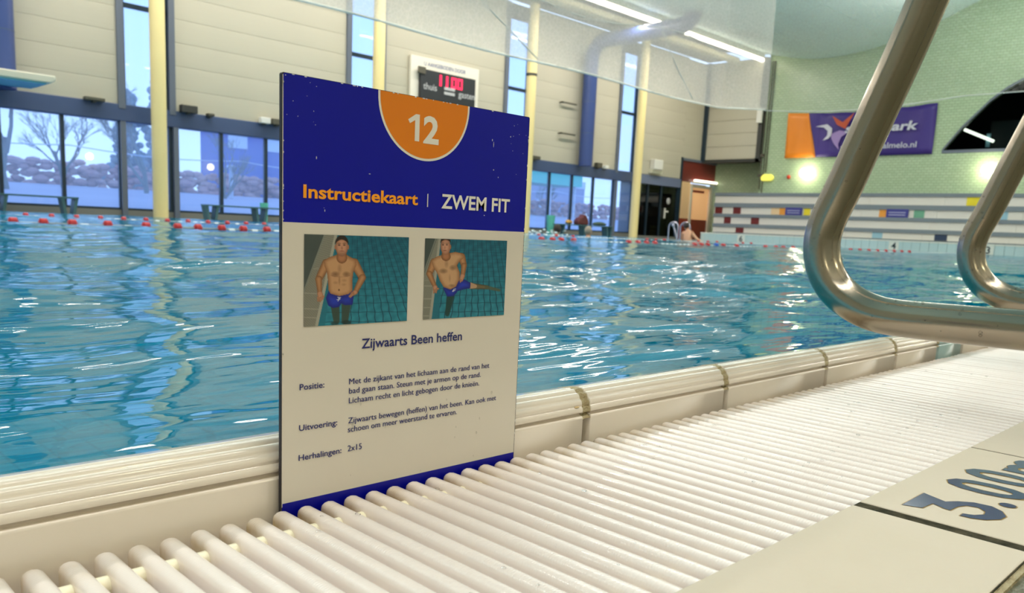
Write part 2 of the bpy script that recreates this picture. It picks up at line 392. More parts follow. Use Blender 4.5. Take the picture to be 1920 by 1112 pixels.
# ---- gutter channel
g = MB()
g.box(-12, 25.1, .2134, .46, -.15, -.14)
g.box(-12, 25.1, .2134, .222, -.14, -.0325)        # ledge under outer rod ends
tag(obj('trim_2', g, 'gutter'), kind='structure')

# ---- pool rim coping of glazed tiles
rim = empty('trim_1', (0, 0, 0), kind='structure')
prof = []
prof += [(.4485, -.14), (.4485, .0165), (.4489, .0180), (.4500, .0188), (.4522, .0194), (.4530, .0206)]
def arc_pts():
    out = []
    import math as _m
    N = 34
    for i in range(N+1):
        t = i/N
        # smooth roll from vertical face to level crest and slight fall into the water
        a = _m.pi*(1-.5*t)
        y = .4658+.0165*_m.cos(a); z = .0222+.0193*_m.sin(a)
        rib = .0013*(abs(_m.sin(t*_m.pi*4.0+.9))**.7-.7)
        y += rib*_m.cos(a); z += rib*_m.sin(a)
        out.append((y, z))
    return out
prof += arc_pts()
prof += [(.4700, .0408), (.4760, .0400), (.4840, .0380), (.4900, .0335), (.4930, .024), (.4935, -.14)]
def rim_tile(x0, x1, mname, name='rim_tile'):
    p2 = [(y, z) for y, z in prof]
    mb = MB(); xs = [x0, x0+.0008, x1-.0008, x1]
    n = len(p2); cy, cz = .471, -.02
    for j, xx in enumerate(xs):
        k = .965 if j in (0, 3) else 1.
        mb.v += [(xx, cy+(y-cy)*(k if z > 0 else 1), cz+(z-cz)*(k if z > 0 else 1)) for y, z in p2]
    for j in range(3):
        for i in range(n-1): mb.f.append((j*n+i, (j+1)*n+i, (j+1)*n+i+1, j*n+i+1))
    mb.f.append(tuple(range(n))); mb.f.append(tuple(range(4*n-1, 3*n-1, -1)))
    mb.smooth = True
    return obj(name, mb, mname, rim)
ends = [(-1.21, -.972), (-.962, -.722), (-.712, -.472), (-.462, -.222)]
ends += [(-.212, .040), (.049, .2925), (.3005, .5455), (.5555, .7825), (.7920, 1.032), (1.0415, 1.271), (1.2815, 1.4545)]
for a, b in ends: rim_tile(a, b, 'rim_glaze')
tag(rim_tile(1.4665, 1.5805, 'rim_glaze_blue'), label='pale blue half-length rim tile')
x = 1.5935
while x < 25.0:
    rim_tile(x, min(x+.2395, 25.09), 'rim_glaze'); x += .2500
# joints: rough brown grout standing slightly proud and wavy between the tiles
def joint(x0, x1, near=True):
    mb = MB(); p2 = [(y, z) for y, z in prof if z > -.13]
    p2 = [(.4485, -.14)]+p2[0:]+[(.4935, -.14)] if False else p2
    n = len(p2); cy, cz = .471, -.02; rr = random.Random(int(x0*1000)+5)
    m_ = 5
    cols = []
    for j in range(m_):
        t = j/(m_-1); col = []
        for i, (y, z) in enumerate(p2):
            wob = rr.uniform(-.0011, .0011) if near else 0
            k = .985+(.018 if 0 < j < m_-1 else -.01)+(rr.uniform(-.006, .006) if near else 0)
            if z < .001: k = min(k, 1.0)
            xx = x0+(x1-x0)*t+(wob if j in (0, m_-1) else 0)+(-.0012 if j == 0 else .0012 if j == m_-1 else 0)
            col.append((xx, cy+(y-cy)*k, cz+(z-cz)*k))
        cols.append(col)
    for c in cols: mb.v += c
    for j in range(m_-1):
        for i in range(n-1): mb.f.append((j*n+i, (j+1)*n+i, (j+1)*n+i+1, j*n+i+1))
    mb.smooth = True
    obj('rim_joint', mb, 'grout_brown', rim, smooth=True)
allj = [(.2925, .3005), (.5455, .5555), (.7825, .7920), (1.032, 1.0415), (1.271, 1.2815), (1.4545, 1.4665), (1.5805, 1.5935), (.040, .049), (-.222, -.212)]
for a, b in allj: joint(a, b)
far_j = MB(); x = 1.5935+.2395
while x < 24.8:
    far_j.box(x, x+.0105, .4490, .4930, -.14, .018); far_j.prism([(.4490, .018), (.452, .031), (.459, .0385), (.466, .0400), (.483, .037), (.4925, .024), (.4925, .018)], x, x+.0105, 'x'); x += .25
tag(obj('rim_joint', far_j, 'grout_brown', rim), kind='stuff')
# bit of yellowed sealant by the joint
for (xx, yy, zz, s_) in [(.538, .4512, .0275, .0022), (.5425, .4585, .0352, .0018), (.533, .4640, .0402, .0020), (.493, .4665, .0405, .0022)]:
    mb = MB(); mb.ball((xx, yy, zz), s_, 10, 6, (1.6, 1., .35)); mat_name = 'sealant'
    if 'sealant' not in MATS: mat('sealant', (206, 178, 122), .4)
    obj('sealant_blob', mb, 'sealant', rim)

# ---- outer edge tiles with the depth mark
edge = empty('trim_4', (0, 0, 0), kind='structure')
def edge_tile(x0, x1):
    mb = MB(); y0, y1 = .1045, .2130
    mb.prism([(x0, y0), (x1, y0), (x1, y1), (x0, y1)], -.02, .0012, 'z')
    return obj('edge_tile', mb, 'edge_tile', edge, bevel=.0012)
xx = .5690-.25*7
eds = []
while xx < 25:
    eds.append(xx); xx += .25
for i, x0 in enumerate(eds[:60]):
    gap = .0115 if abs(x0+.25-.569) < .01 else .0035
    edge_tile(x0, x0+.25-gap)
mb = MB(); mb.box(eds[60], 25.1, .1045, .213, -.02, .0012); obj('edge_tile', mb, 'edge_tile', edge)
mb = MB(); mb.box(-1.2, 25.1, .1040, .2126, -.02, .0005); obj('edge_joint', mb, 'grout_dark', edge)
mb = MB(); mb.box(-1.2, 25.1, .1005, .1042, -.02, -.0004); obj('outer_joint', mb, 'grout_brown', edge)
Z = .00135
def mark(body, x, wdt, y=.1370, h=.0525, bold=.02):
    a = text_mb(body, (x-.0006, y-.0008, Z), (1, 0, 0), (0, 1, 0), height=h+.0016, width=wdt+.0012, bold=bold+.018)
    obj('depth_mark_outline', a, 'mark_gold', edge)
    a = text_mb(body, (x, y, Z+.0002), (1, 0, 0), (0, 1, 0), height=h, width=wdt, bold=bold)
    obj('depth_mark', a, 'mark_navy', edge)
THREE = [(.5856, .19), (.6285, .1898), (.6234, .1804), (.6196, .1724), (.6281, .1667), (.6351, .1581), (.6364, .1472), (.6301, .1392), (.6199, .134), (.6099, .1348), (.6, .1412), (.5955, .1492), (.595, .1556), (.6017, .1556), (.6046, .1494), (.6117, .1452), (.619, .1464), (.625, .152), (.6229, .1594), (.615, .1628), (.6011, .1638), (.6022, .1678), (.6073, .1768), (.5905, .1783)]
def offset_poly(P, d):
    out = []; n = len(P)
    for i in range(n):
        a, b, c = Vector(P[i-1]), Vector(P[i]), Vector(P[(i+1) % n]); t = (c-a).normalized(); out.append((b.x-t.y*d, b.y+t.x*d))
    return out
mb = MB(); mb.add([(x, y, Z) for x, y in offset_poly(THREE, .0009)], [tuple(range(len(THREE)))]); obj('depth_mark_outline', mb, 'mark_gold', edge)
mb = MB(); mb.add([(x, y, Z+.0002) for x, y in THREE], [tuple(range(len(THREE)))]); obj('depth_mark', mb, 'mark_navy', edge)
mark('0', .6640, .0345); mark('0', .7085, .0345)
mark('m', .7520, .0540, h=.050)
mb = MB(); n = 20
for s_, z_, mm_ in ((.0062, Z, 'mark_gold'), (.0054, Z+.0002, 'mark_navy')):
    mb = MB(); mb.add([((.6488)+s_*math.cos(2*math.pi*k/n), .1403+s_*math.sin(2*math.pi*k/n), z_) for k in range(n)], [tuple(range(n))])
    obj('depth_mark', mb, mm_, edge)

# ---- overflow grating (three half-metre sections in view, and on)
PITCH = .01724
def rod_mesh():
    """one rod: narrow bar with rounded top; local origin at its outer end, y towards the pool"""
    L_ = .2282; W = .0053; st = [(0.0, 1, 0), (L_-.0045, 1, 0), (L_-.0028, .96, -.0004), (L_-.0014, .86, -.0013), (L_-.0004, .70, -.0028), (L_, .5, -.0048)]
    cs = [(-W, -.030), (-W, -.0042), (-W*.86, -.0018), (-W*.5, -.0005), (0, 0), (W*.5, -.0005), (W*.86, -.0018), (W, -.0042), (W, -.030)]
    mb = MB(); n = len(cs)
    for y, k, dz in st:
        for cx, cz in cs:
            top = (cz+.030)/.030
            mb.v.append((cx*k, y, cz+dz*top))
    for j in range(len(st)-1):
        for i in range(n): mb.f.append((j*n+i, j*n+(i+1) % n, (j+1)*n+(i+1) % n, (j+1)*n+i))
    mb.f.append(tuple(range(n))); mb.f.append(tuple((len(st)-1)*n+i for i in range(n-1, -1, -1)))
    me = bpy.data.meshes.new('rod'); me.from_pydata(mb.v, [], mb.f)
    bm = bmesh.new(); bm.from_mesh(me); bmesh.ops.recalc_face_normals(bm, faces=bm.faces); bm.to_mesh(me); bm.free()
    for q in me.polygons: q.use_smooth = True
    try: me.set_sharp_from_angle(angle=math.radians(55))
    except Exception: pass
    me.materials.append(MATS['rod_plastic']); return me, mb
rod_me, rod_mb = rod_mesh()
X0 = .1035; SEC = .5005
def section(k, label, group=None):
    x_end = .5463+SEC*k; x_beg = x_end-SEC
    e = empty('gutter_grating', (x_beg+SEC/2, .2134, -.032), label=label, cat='grating', group='plastic gutter grating sections along the pool rim')
    for i in range(29):
        xr = x_end-.0117/2-.0028-PITCH*i
        o = bpy.data.objects.new('rod', rod_me); COL.objects.link(o); o.parent = e
        rz = random.uniform(-.0004, .0004)
        o.location = (xr-e.location.x+random.uniform(-.0002, .0002), 0, .032+rz)
    for yb, zb_ in ((.4172, -.0095), (.3270, -.0165), (.2370, -.0120)):
        mb = MB(); mb.tube([(x_beg+.004, yb, zb_), (x_end-.004, yb, zb_)], .0052, 14)
        obj('connecting_bar', mb, 'cross_bar', e)
section(-1, 'white plastic gutter grating section lying left of the frame edge beside the camera')
section(0, 'white plastic gutter grating section in front of the blue instruction card')
section(1, 'white plastic gutter grating section just right of the instruction card, along the depth-marked tile')
section(2, 'white plastic gutter grating section below the steel handrail, beyond the depth-marked tile')
section(3, 'white plastic gutter grating section farthest in view, beside the pale blue rim tile')
# the rest of the grating runs on along the pool: far joined stretch
mb = MB(); x = .5463+SEC*3+.006
while x < 12:
    mb.box(x-.0053, x+.0053, .2134, .4416, -.03, 0.); x += PITCH
mb.box(12, 25.1, .2134, .4416, -.03, 0)
tag(obj('distant_grating', mb, 'rod_plastic'), label='rest of the white gutter grating running off along the pool', cat='grating', kind='stuff')

# ---- pool basin, water
basin = MB()
zb = -2.9
basin.box(-10, 25.1, .49, 21.5, zb-.2, zb); o = obj('floor_pool', basin, 'pool_tile'); tag(o, kind='structure')
bw = MB(); bw.box(-10, 25.1, .4636, .4880, zb, -.005); tag(obj('wall_pool_near', bw, 'pool_tile'), kind='structure')
bw = MB(); bw.box(25.1, 25.4, .49, 21.5, zb, .0); tag(obj('wall_pool_end', bw, 'pool_tile'), kind='structure')
bw = MB(); bw.box(-10, 25.4, 21.5, 21.8, zb, .03); tag(obj('wall_pool_far', bw, 'pool_tile'), kind='structure')
for k in range(7):
    yl = 1.77+2.5*k
    lm = MB(); lm.box(-8, 24, yl-.125, yl+.125, zb, zb+.004); tag(obj('trim_%d' % (10+k), lm, 'pool_line'), kind='structure')

def water_mesh():
    xs = [-2.0]
    while xs[-1] < 25.08: xs.append(xs[-1]+(.022 if xs[-1] < 3 else .022+.006*(xs[-1]-3)**.9))
    xs = [-10, -6, -4, -3]+xs; xs[-1] = 25.095
    ys = [.4755]
    while ys[-1] < 21.45: ys.append(ys[-1]+.016+.010*(ys[-1]-.47)**.85)
    ys[-1] = 21.495
    xs = np.array(xs); ys = np.array(ys); Xg, Yg = np.meshgrid(xs, ys, indexing='ij')
    rng = np.random.RandomState(11); h = np.zeros_like(Xg)
    dist = np.sqrt(Xg**2+Yg**2)
    for k in range(60):
        lam = .16*(2.6/.16)**rng.rand(); th = math.radians(50)+rng.randn()*.75
        amp = .00125*lam**.75*(.6+.8*rng.rand()); kx, ky = 2*math.pi/lam*math.cos(th), 2*math.pi/lam*math.sin(th)
        att = np.clip(1.6-dist*.06/lam, 0, 1)          # the finest waves are left to the bump where the grid is coarse
        h += amp*att*np.sin(kx*Xg+ky*Yg+rng.rand()*6.28)
    h *= np.clip((Yg-.47)/.35, .12, 1)*WAVE
    nx, ny = Xg.shape
    co = np.stack([Xg, Yg, .0388+h], -1).reshape(-1, 3)
    me = bpy.data.meshes.new('pool_water'); idx = np.arange(nx*ny).reshape(nx, ny)
    q = np.stack([idx[:-1, :-1], idx[1:, :-1], idx[1:, 1:], idx[:-1, 1:]], -1).reshape(-1, 4)
    me.vertices.add(len(co)); me.vertices.foreach_set('co', co.ravel())
    me.loops.add(q.size); me.loops.foreach_set('vertex_index', q.ravel())
    me.polygons.add(len(q)); me.polygons.foreach_set('loop_start', np.arange(0, q.size, 4)); me.polygons.foreach_set('loop_total', np.full(len(q), 4))
    me.update(); me.validate()
    me.polygons.foreach_set('use_smooth', np.ones(len(q), bool))
    me.materials.append(MATS['pool_water'])
    o = bpy.data.objects.new('pool_water', me); COL.objects.link(o)
    tag(o, label='rippling turquoise pool water', cat='water', kind='stuff'); return len(q)
WAVE = 1.5
NW = water_mesh()

# ---- far deck
g = MB().box(-12, 25.4, 21.8, 23.7, -.3, .02); tag(obj('floor_far', g, 'deck_tile'), kind='structure')
g = MB().box(25.4, 39, -4, 24.6, -.3, .02); tag(obj('floor_end', g, 'deck_tile'), kind='structure')

# ---- left (window) wall, at y = 23.7
YW = 23.7
wl_ = empty('wall_left', (0, YW, 0), kind='structure')
mb = MB().box(-12, 31.4, YW, YW+.3, 0, .19); obj('plinth', mb, 'base_grey', wl_)
mb = MB().box(-12, 31.5, YW-.06, YW+.25, 2.56, 3.012); obj('beam', mb, 'beam_blue', wl_, bevel=.02)
mb = MB().box(31.5, 35.25, YW-.06, YW+.25, 2.56, 2.98); tag(obj('lintel', mb, 'lintel_blue', wl_), label='grey-blue lintel over the dark doorway')
strips = [8.4+7.2*k for k in range(-2, 4)]            # glazed strips, 1.44 wide
# upper panels: horizontal sandwich panels, each its own piece
def panels(x0, x1, zlo=3.0, zhi=8.75):
    z = zlo; i = 0
    while z < zhi-.05:
        z1 = min(z+.628, zhi)
        mb = MB(); dy = .012
        # slightly ribbed face
        poly = [(YW+.12, z+.0015), (YW+.006, z+.0015), (YW, z+.012)]
        poly += [(YW-.004, z+.16), (YW-.005, (z+z1)/2), (YW-.004, z1-.16)]
        poly += [(YW, z1-.012), (YW+.006, z1-.0015), (YW+.12, z1-.0015)]
        mb.prism(poly, x0, x1, 'x'); obj('wall_panel', mb, 'wall_panel', wl_)
        z = z1
    mb = MB().box(x0, x1, YW+.02, YW+.14, zlo, zhi); obj('panel_backing', mb, 'wall_panel_shade', wl_)
prev = -12
for k, s in enumerate(strips):
    panels(prev, s-.02)
    # edge trims of the strip
    for xa, xb in ((s-.05, s+.13), (s+1.33, s+1.5)):
        mb = MB().box(xa, xb, YW-.08, YW+.2, 2.9, 8.75); obj('frame_post', mb, 'frame_grey', wl_)
    prev = s+1.5
panels(prev, 35.3); panels(35.3, 37.3, zlo=4.0)
mb = MB().box(35.22, 35.36, YW-.05, YW+.1, .02, 4.06); obj('frame_post', mb, 'frame_dark', wl_)
mb = MB().box(35.3, 38.6, YW-.05, YW+.1, 3.92, 4.04); obj('frame_rail', mb, 'frame_grey', wl_)
# strip windows
for k, s in enumerate(strips):
    wn_ = empty('window_%d' % (k+1), (s+.72, YW, 3), kind='structure')
    for a, b in ((3.02, 5.55), (5.67, 8.2)):
        mb = MB().box(s+.13, s+1.33, YW+.06, YW+.075, a, b); obj('pane', mb, 'window_glass', wn_)
    for a, b in ((2.96, 3.02), (5.55, 5.67), (8.2, 8.75)):
        mb = MB().box(s+.13, s+1.33, YW+.02, YW+.12, a, b); obj('window_frame', mb, 'frame_dark', wn_)
    for a, b in ((.13, .18), (1.24, 1.33)):
        mb = MB().box(s+a, s+b, YW+.02, YW+.12, 3.02, 8.2); obj('window_frame', mb, 'frame_dark', wn_)
# lower windows
nwin = 0
xm = 8.40-1.44*8
while xm < 31.2:
    nwin += 1
    wn_ = empty('window_%d' % (nwin+10), (xm+.72, YW, .2), kind='structure')
    isS = any(abs(xm-s) < .1 or abs(xm-1.44-s) < .1 for s in strips)
    a = xm+(.12 if isS else .045); b = xm+1.44-(.045)
    if any(abs(xm-s) < .1 for s in strips): b = xm+1.44-.12
    mb = MB().box(a, b, YW+.06, YW+.075, .25, 2.56); obj('pane', mb, 'window_glass', wn_)
    for (p, q, r_, t_) in ((xm, a, .19, 2.56), (b, xm+1.44, .19, 2.56), (a, b, .19, .25)):
        mb = MB().box(p, q, YW+.01, YW+.13, r_, t_); obj('window_frame', mb, 'frame_dark', wn_)
    if isS:
        mb = MB().box(xm-.02, xm+.12, YW-.1, YW+.01, .02, 2.56); obj('window_post', mb, 'frame_grey', wn_)
    xm += 1.44
# dark doorway region between x 31.5 and 35.2
dd = empty('door_1', (33.3, YW, 0), kind='structure')
mb = MB().box(31.5, 35.22, YW+.05, YW+.07, .1, 2.56); obj('pane', mb, 'dark_glass', dd)
for a in (31.5, 32.6, 33.7, 35.1):
    mb = MB().box(a, a+.10, YW, YW+.12, .1, 2.56); obj('door_frame', mb, 'frame_dark', dd)
mb = MB().box(34.05, 34.12, YW-.06, YW, 1.0, 1.5); mb.box(34.12, 34.35, YW-.06, YW-.03, 1.3, 1.38); obj('door_handle', mb, 'box_white', dd)
mb = MB(); mb.ball((34.35, YW-.02, 1.85), .16, 14, 8, (1, .2, 1)); obj('round_sticker', mb, 'board_text', dd)
mb = MB().box(31.5, 35.3, YW-.02, YW+.2, .0, .12); obj('sill', mb, 'base_grey', dd)
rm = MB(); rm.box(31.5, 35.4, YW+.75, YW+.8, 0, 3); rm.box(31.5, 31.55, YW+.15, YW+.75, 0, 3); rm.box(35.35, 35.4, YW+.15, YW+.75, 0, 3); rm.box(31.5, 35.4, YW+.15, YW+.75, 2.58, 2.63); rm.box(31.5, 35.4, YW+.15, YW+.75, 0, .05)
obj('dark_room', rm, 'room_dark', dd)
for z in (.5, 1.0, 1.5, 2.0):
    mb = MB().box(31.6, 35.1, YW+.4, YW+.7, z, z+.05); mb.box(31.9, 33.2, YW+.45, YW+.6, z+.05, z+.3); obj('shelf', mb, 'shelf_dark', dd)
# corner doorway, brick red; its warm lighting is painted as peach colour
ca = empty('wall_corner', (37, YW, 0), kind='structure')
mb = MB().box(35.36, 38.6, YW+.02, YW+.1, 2.9, 3.92); obj('red_panel', mb, 'panel_red', ca)
mb = MB().box(35.36, 36.25, YW+.02, YW+.1, 1.07, 2.9); obj('peach_panel', mb, 'peach', ca)
mb = MB().box(35.36, 36.25, YW+.02, YW+.1, .02, 1.07); obj('red_dado', mb, 'door_red', ca)
mb = MB().box(36.25, 38.6, YW+.6, YW+.7, .02, 2.9); obj('alcove_wall', mb, 'peach', ca)
dr = empty('door_2', (37.1, YW, 0), kind='structure')
for a, b in ((36.25, 36.40), (38.05, 38.25)):
    mb = MB().box(a, b, YW-.05, YW+.1, .02, 2.8); obj('door_frame', mb, 'door_white', dr)
mb = MB().box(36.40, 38.05, YW-.02, YW+.1, 2.66, 2.8); obj('door_frame', mb, 'door_white', dr)
mb = MB().box(36.42, 38.03, YW+.05, YW+.09, 1.05, 2.66); obj('door_leaf', mb, 'peach_glow', dr)  # leaf glows by itself, standing in for the lit opening
mb = MB().box(36.42, 38.03, YW+.05, YW+.09, .03, 1.05); obj('door_kick_panel', mb, 'door_red', dr)
mb = MB().box(36.5, 37.6, YW+.03, YW+.05, 2.42, 2.54); obj('door_closer', mb, 'door_red', dr)
lf = empty('wall_light', (37.3, YW-.1, 3.0), label='long white tube light over the peach doorway in the far corner', cat='lamp')
mb = MB().box(36.3, 38.5, YW-.16, YW-.02, 2.86, 2.96); obj('housing', mb, 'lamp_fitting', lf)
mb = MB().tube([(36.35, YW-.14, 3.0), (38.45, YW-.14, 3.0)], .05, 8); obj('tube', mb, 'tube_small', lf)

# ---- end wall (right of picture)
XE = 37.2
we = empty('wall_end', (XE, 10, 0), kind='structure')
# arched window opening: circle through measured points
arc = [(12.25, 4.13), (11.6, 5.03), (10.68, 6.03), (10.13, 6.47), (9.6, 6.76), (8.8, 7.05), (8.0, 7.2), (7.2, 7.25)]
full = arc+[(14.4-y, z) for y, z in arc[-2::-1]]
# wall with hole: build as strips either side of the arch
mb = MB(); yl, yr = 12.25, 14.4-12.25
mb.box(XE, XE+.2, yl, 20.45, 0, 12.2); mb.box(XE, XE+.2, -4, yr, 0, 12.2); mb.box(XE, XE+.2, yr, yl, 0, 4.13)
for i in range(len(full)-1):
    (ya, za), (yb, zb2) = full[i], full[i+1]
    mb.prism([(ya, za), (yb, zb2), (yb, 12.2), (ya, 12.2)], XE, XE+.2, 'x')
obj('tiled_wall', mb, 'green_tile', we)
mb = MB().box(XE+.2, 38.6, 20.25, 20.45, 0, 4); obj('tiled_wall', mb, 'green_tile', we)
mb = MB().box(XE+.02, 38.9, 20.25, YW+.3, 4.0, 4.06); obj('overhang_soffit', mb, 'seal_dark', we)
mb = MB().box(38.5, 38.9, 20.2, YW+.3, 0, 4.0); obj('return_wall', mb, 'green_tile', we)
# beige overhanging panels at the corner
z = 4.07
while z < 8.7:
    z1 = min(z+.628, 8.8); mb = MB()
    mb.prism([(XE-.12, z+.006), (XE-.13, z+.02), (XE-.13, z1-.02), (XE-.12, z1-.006), (XE, z1-.006), (XE, z+.006)], 20.65, YW, 'y')
    obj('wall_panel', mb, 'wall_panel', we); z = z1
mb = MB().box(XE-.10, XE+.1, 20.6, YW, 4.0, 8.8); obj('panel_backing', mb, 'wall_panel_shade', we)
mb = MB().box(XE-.2, XE+.1, 20.4, YW, 3.93, 4.07); obj('edge_trim', mb, 'seal_dark', we)
mb = MB().box(XE-.2, XE+.1, 20.45, 20.66, 3.93, 8.8); obj('edge_trim', mb, 'seal_dark', we)
mb = MB().box(XE-.26, XE-.08, YW-.2, YW+.05, 4.0, 8.8); obj('corner_post', mb, 'frame_dark', we)
# arched window
aw = empty('window_40', (XE, 7.2, 4.13), kind='structure')
n = len(full); mb = MB(); mb.add([(XE+.1, y, z) for y, z in full], [tuple(range(n))]); obj('pane', mb, 'dark_glass', aw)
fr = MB()
fr.box(XE-.03, XE+.12, yr, yl, 4.07, 4.19)
for i in range(n-1):
    (ya, za), (yb, zb2) = full[i], full[i+1]; fr.prism([(ya, za), (yb, zb2), (yb, zb2+.1), (ya, za+.1)], XE-.03, XE+.12, 'x')
obj('window_frame', fr, 'frame_grey', aw)
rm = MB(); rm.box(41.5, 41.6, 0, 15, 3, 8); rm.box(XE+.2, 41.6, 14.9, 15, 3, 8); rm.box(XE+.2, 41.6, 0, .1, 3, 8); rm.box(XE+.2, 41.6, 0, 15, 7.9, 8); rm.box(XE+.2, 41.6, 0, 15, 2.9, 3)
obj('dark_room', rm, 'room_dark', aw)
gs = MB().box(38.9, 39.0, 6, 11.0, 3.05, 5.5); obj('room_partition', gs, 'shelf_dark', aw)
il = empty('tube_light', (38.4, 11.3, 5.1), label='slanting tube light seen inside the dark arched window', cat='lamp')
mb = MB().tube([(38.4, 11.86, 5.15), (38.4, 10.70, 4.62)], .06, 8); obj('tube', mb, 'tube_small', il)
mb = MB().box(38.45, 38.5, 10.85, 11.0, 4.4, 4.95); obj('bracket', mb, 'sq_blue', il)
il = tag(obj('small_lamp', MB().tube([(38.4, 9.55, 5.2), (38.4, 9.48, 4.9)], .07, 8), 'lamp_yellow'), label='small yellow lamp inside the dark arched window, at frame edge', cat='lamp')

# near wall (behind the camera) and left end wall
g = MB().box(-12, XE, -4.2, -4.0, 0, 12); tag(obj('wall_near', g, 'wall_panel_shade'), kind='structure')
g = MB().box(-12.2, -12, -4, YW+.2, 0, 12); tag(obj('wall_start', g, 'wall_panel_shade'), kind='structure')

# ---- ceiling: billowing white panels, tinted teal for light bounced off the water
ce = empty('ceiling', (12, 10, 9), kind='structure')
cp = [(-4.0, 8.9), (-2, 8.55), (0, 8.6), (1.5, 9.0), (3.2, 9.7), (5, 10.35), (7.5, 10.7), (9.5, 10.55), (11.4, 10.04), (13.2, 9.3), (15.2, 8.72), (16.5, 8.52), (17.6, 8.47), (18.8, 8.56), (20.3, 8.87), (20.9, 8.98)]
def ceil_z(y):
    for i in range(len(cp)-1):
        if cp[i][0] <= y <= cp[i+1][0]:
            t = (y-cp[i][0])/(cp[i+1][0]-cp[i][0]); t2 = t
            p0 = cp[max(i-1, 0)][1]; p1 = cp[i][1]; p2 = cp[i+1][1]; p3 = cp[min(i+2, len(cp)-1)][1]
            return .5*((2*p1)+(-p0+p2)*t2+(2*p0-5*p1+4*p2-p3)*t2*t2+(-p0+3*p1-3*p2+p3)*t2**3)
    return cp[-1][1]
ys_ = np.linspace(-4, 20.9, 21)
for i in range(20):
    for j in range(14):
        xa, xb = -12+j*3.5143, -12+(j+1)*3.5143
        sub = np.linspace(ys_[i]+.006, ys_[i+1]-.006, 4)
        mb = MB(); poly = [(y, ceil_z(y)) for y in sub]+[(y, ceil_z(y)+.03) for y in sub[::-1]]
        mb.prism(poly, xa+.006, xb-.006, 'x'); mb.smooth = True
        obj('ceiling_panel', mb, 'ceiling', ce)
mb = MB()
yy = np.linspace(-4, 20.9, 50)
mb.prism([(y, ceil_z(y)+.035) for y in yy]+[(y, ceil_z(y)+.06) for y in yy[::-1]], -12, XE, 'x'); obj('ceiling_backing', mb, 'ceiling_dark', ce)
mb = MB().box(-12, XE+.1, 20.9, YW+.2, 9.3, 9.4); obj('ceiling_void', mb, 'ceiling_dark', ce)
mb = MB().box(-12, XE-.1, 20.86, 20.92, 8.93, 9.35); obj('ceiling_edge', mb, 'frame_grey', ce)
mb = MB().box(-12, XE-.2, 21.95, 22.35, 8.68, 8.9); obj('soffit_beam', mb, 'soffit_cream', ce)
mb = MB().box(-12, XE-.2, 21.2, 21.9, 9.0, 9.06); obj('soffit_grille', mb, 'ceiling_dark', ce)
mb = MB().box(-12, XE-.2, 22.35, YW, 8.85, 8.95); obj('soffit_board', mb, 'ceiling_dark', ce)
sp_ = MB(); rr = random.Random(3)
for i in range(26):
    a = rr.random()*6.28; r_ = abs(rr.gauss(0, .28)); yq = 18.4+r_*math.sin(a)*1.0; xq = 31.6+r_*math.cos(a)*2
    sp_.ball((xq, yq, ceil_z(yq)-.004), rr.uniform(.03, .09), 6, 4, (1.6, 1, .12))
if 'stain' not in MATS: mat('stain', (96, 112, 104), .8)
obj('ceiling_stain', sp_, 'stain', ce)

# ================================================================ LIGHT FITTINGS
def ceiling_tube(x0, x1, y, z, label, grp):
    e = empty('ceiling_light', ((x0+x1)/2, y, z), label=label, cat='lamp', group=grp)
    mb = MB().box(x0, x1, y-.11, y+.11, z+.05, z+.30); obj('housing', mb, 'lamp_fitting', e)
    mb = MB(); mb.tube([(x0, y, z), (x1, y, z)], .09, 10); obj('tube', mb, 'tube', e)
ceiling_tube(30.35, 36.9, 20.68, 8.66, 'long bright tube light under the ceiling, ending at the far corner', 'fluorescent ceiling tubes')
ceiling_tube(22.0, 28.6, 20.68, 8.66, 'long bright tube light under the ceiling, left of the blue duct elbow', 'fluorescent ceiling tubes')
ceiling_tube(13.6, 20.2, 20.68, 8.66, 'tube light out of frame above the scoreboard bay', 'fluorescent ceiling tubes')
ceiling_tube(5.2, 11.8, 20.68, 8.66, 'tube light out of frame above the left window bays', 'fluorescent ceiling tubes')
def globe(c, n_, label, grp):
    e = empty('globe_lamp', c, label=label, cat='lamp', group=grp)
    mb = MB(); mb.ball(c, .21, 16, 10, (1, 1, 1)); obj('globe', mb, 'globe', e)
    n_ = Vector(n_); c = Vector(c); mb = MB(); mb.tube([c+n_*.15, c+n_*.34], .09, 10); obj('wall_mount', mb, 'lamp_fitting', e)
globe((36.86, 18.0, 3.33), (1, 0, 0), 'glowing round wall lamp on green tiles below the orange and purple banner', 'globe lamps')
globe((36.86, 10.36, 3.34), (1, 0, 0), 'glowing round wall lamp on green tiles below the dark arched window', 'globe lamps')
for k in range(-3, 3):
    globe((16.4+7.2*k, -3.66, 3.15), (0, -1, 0), 'round lamp on the near wall behind the camera', 'globe lamps on the near wall')
e = empty('emergency_lamp', (37.1, 19.98, 3.1), label='yellowish lozenge-shaped emergency lamp on the green tiled wall', cat='lamp')
mb = MB().prism([(20.25, 3.0), (19.8, 3.0), (19.68, 3.1), (19.68, 3.22), (19.8, 3.32), (20.2, 3.32), (20.32, 3.2), (20.32, 3.08)], 37.08, 37.2, 'x'); obj('lens', mb, 'lamp_yellow', e, bevel=.03)
e = empty('fire_alarm', (37.15, 18.9, 3.18), label='small red fire alarm sounder beside the left globe lamp', cat='alarm')
mb = MB(); mb.ball((37.14, 18.9, 3.18), .1, 10, 6, (.6, 1, 1)); obj('dome', mb, 'alarm_red', e)

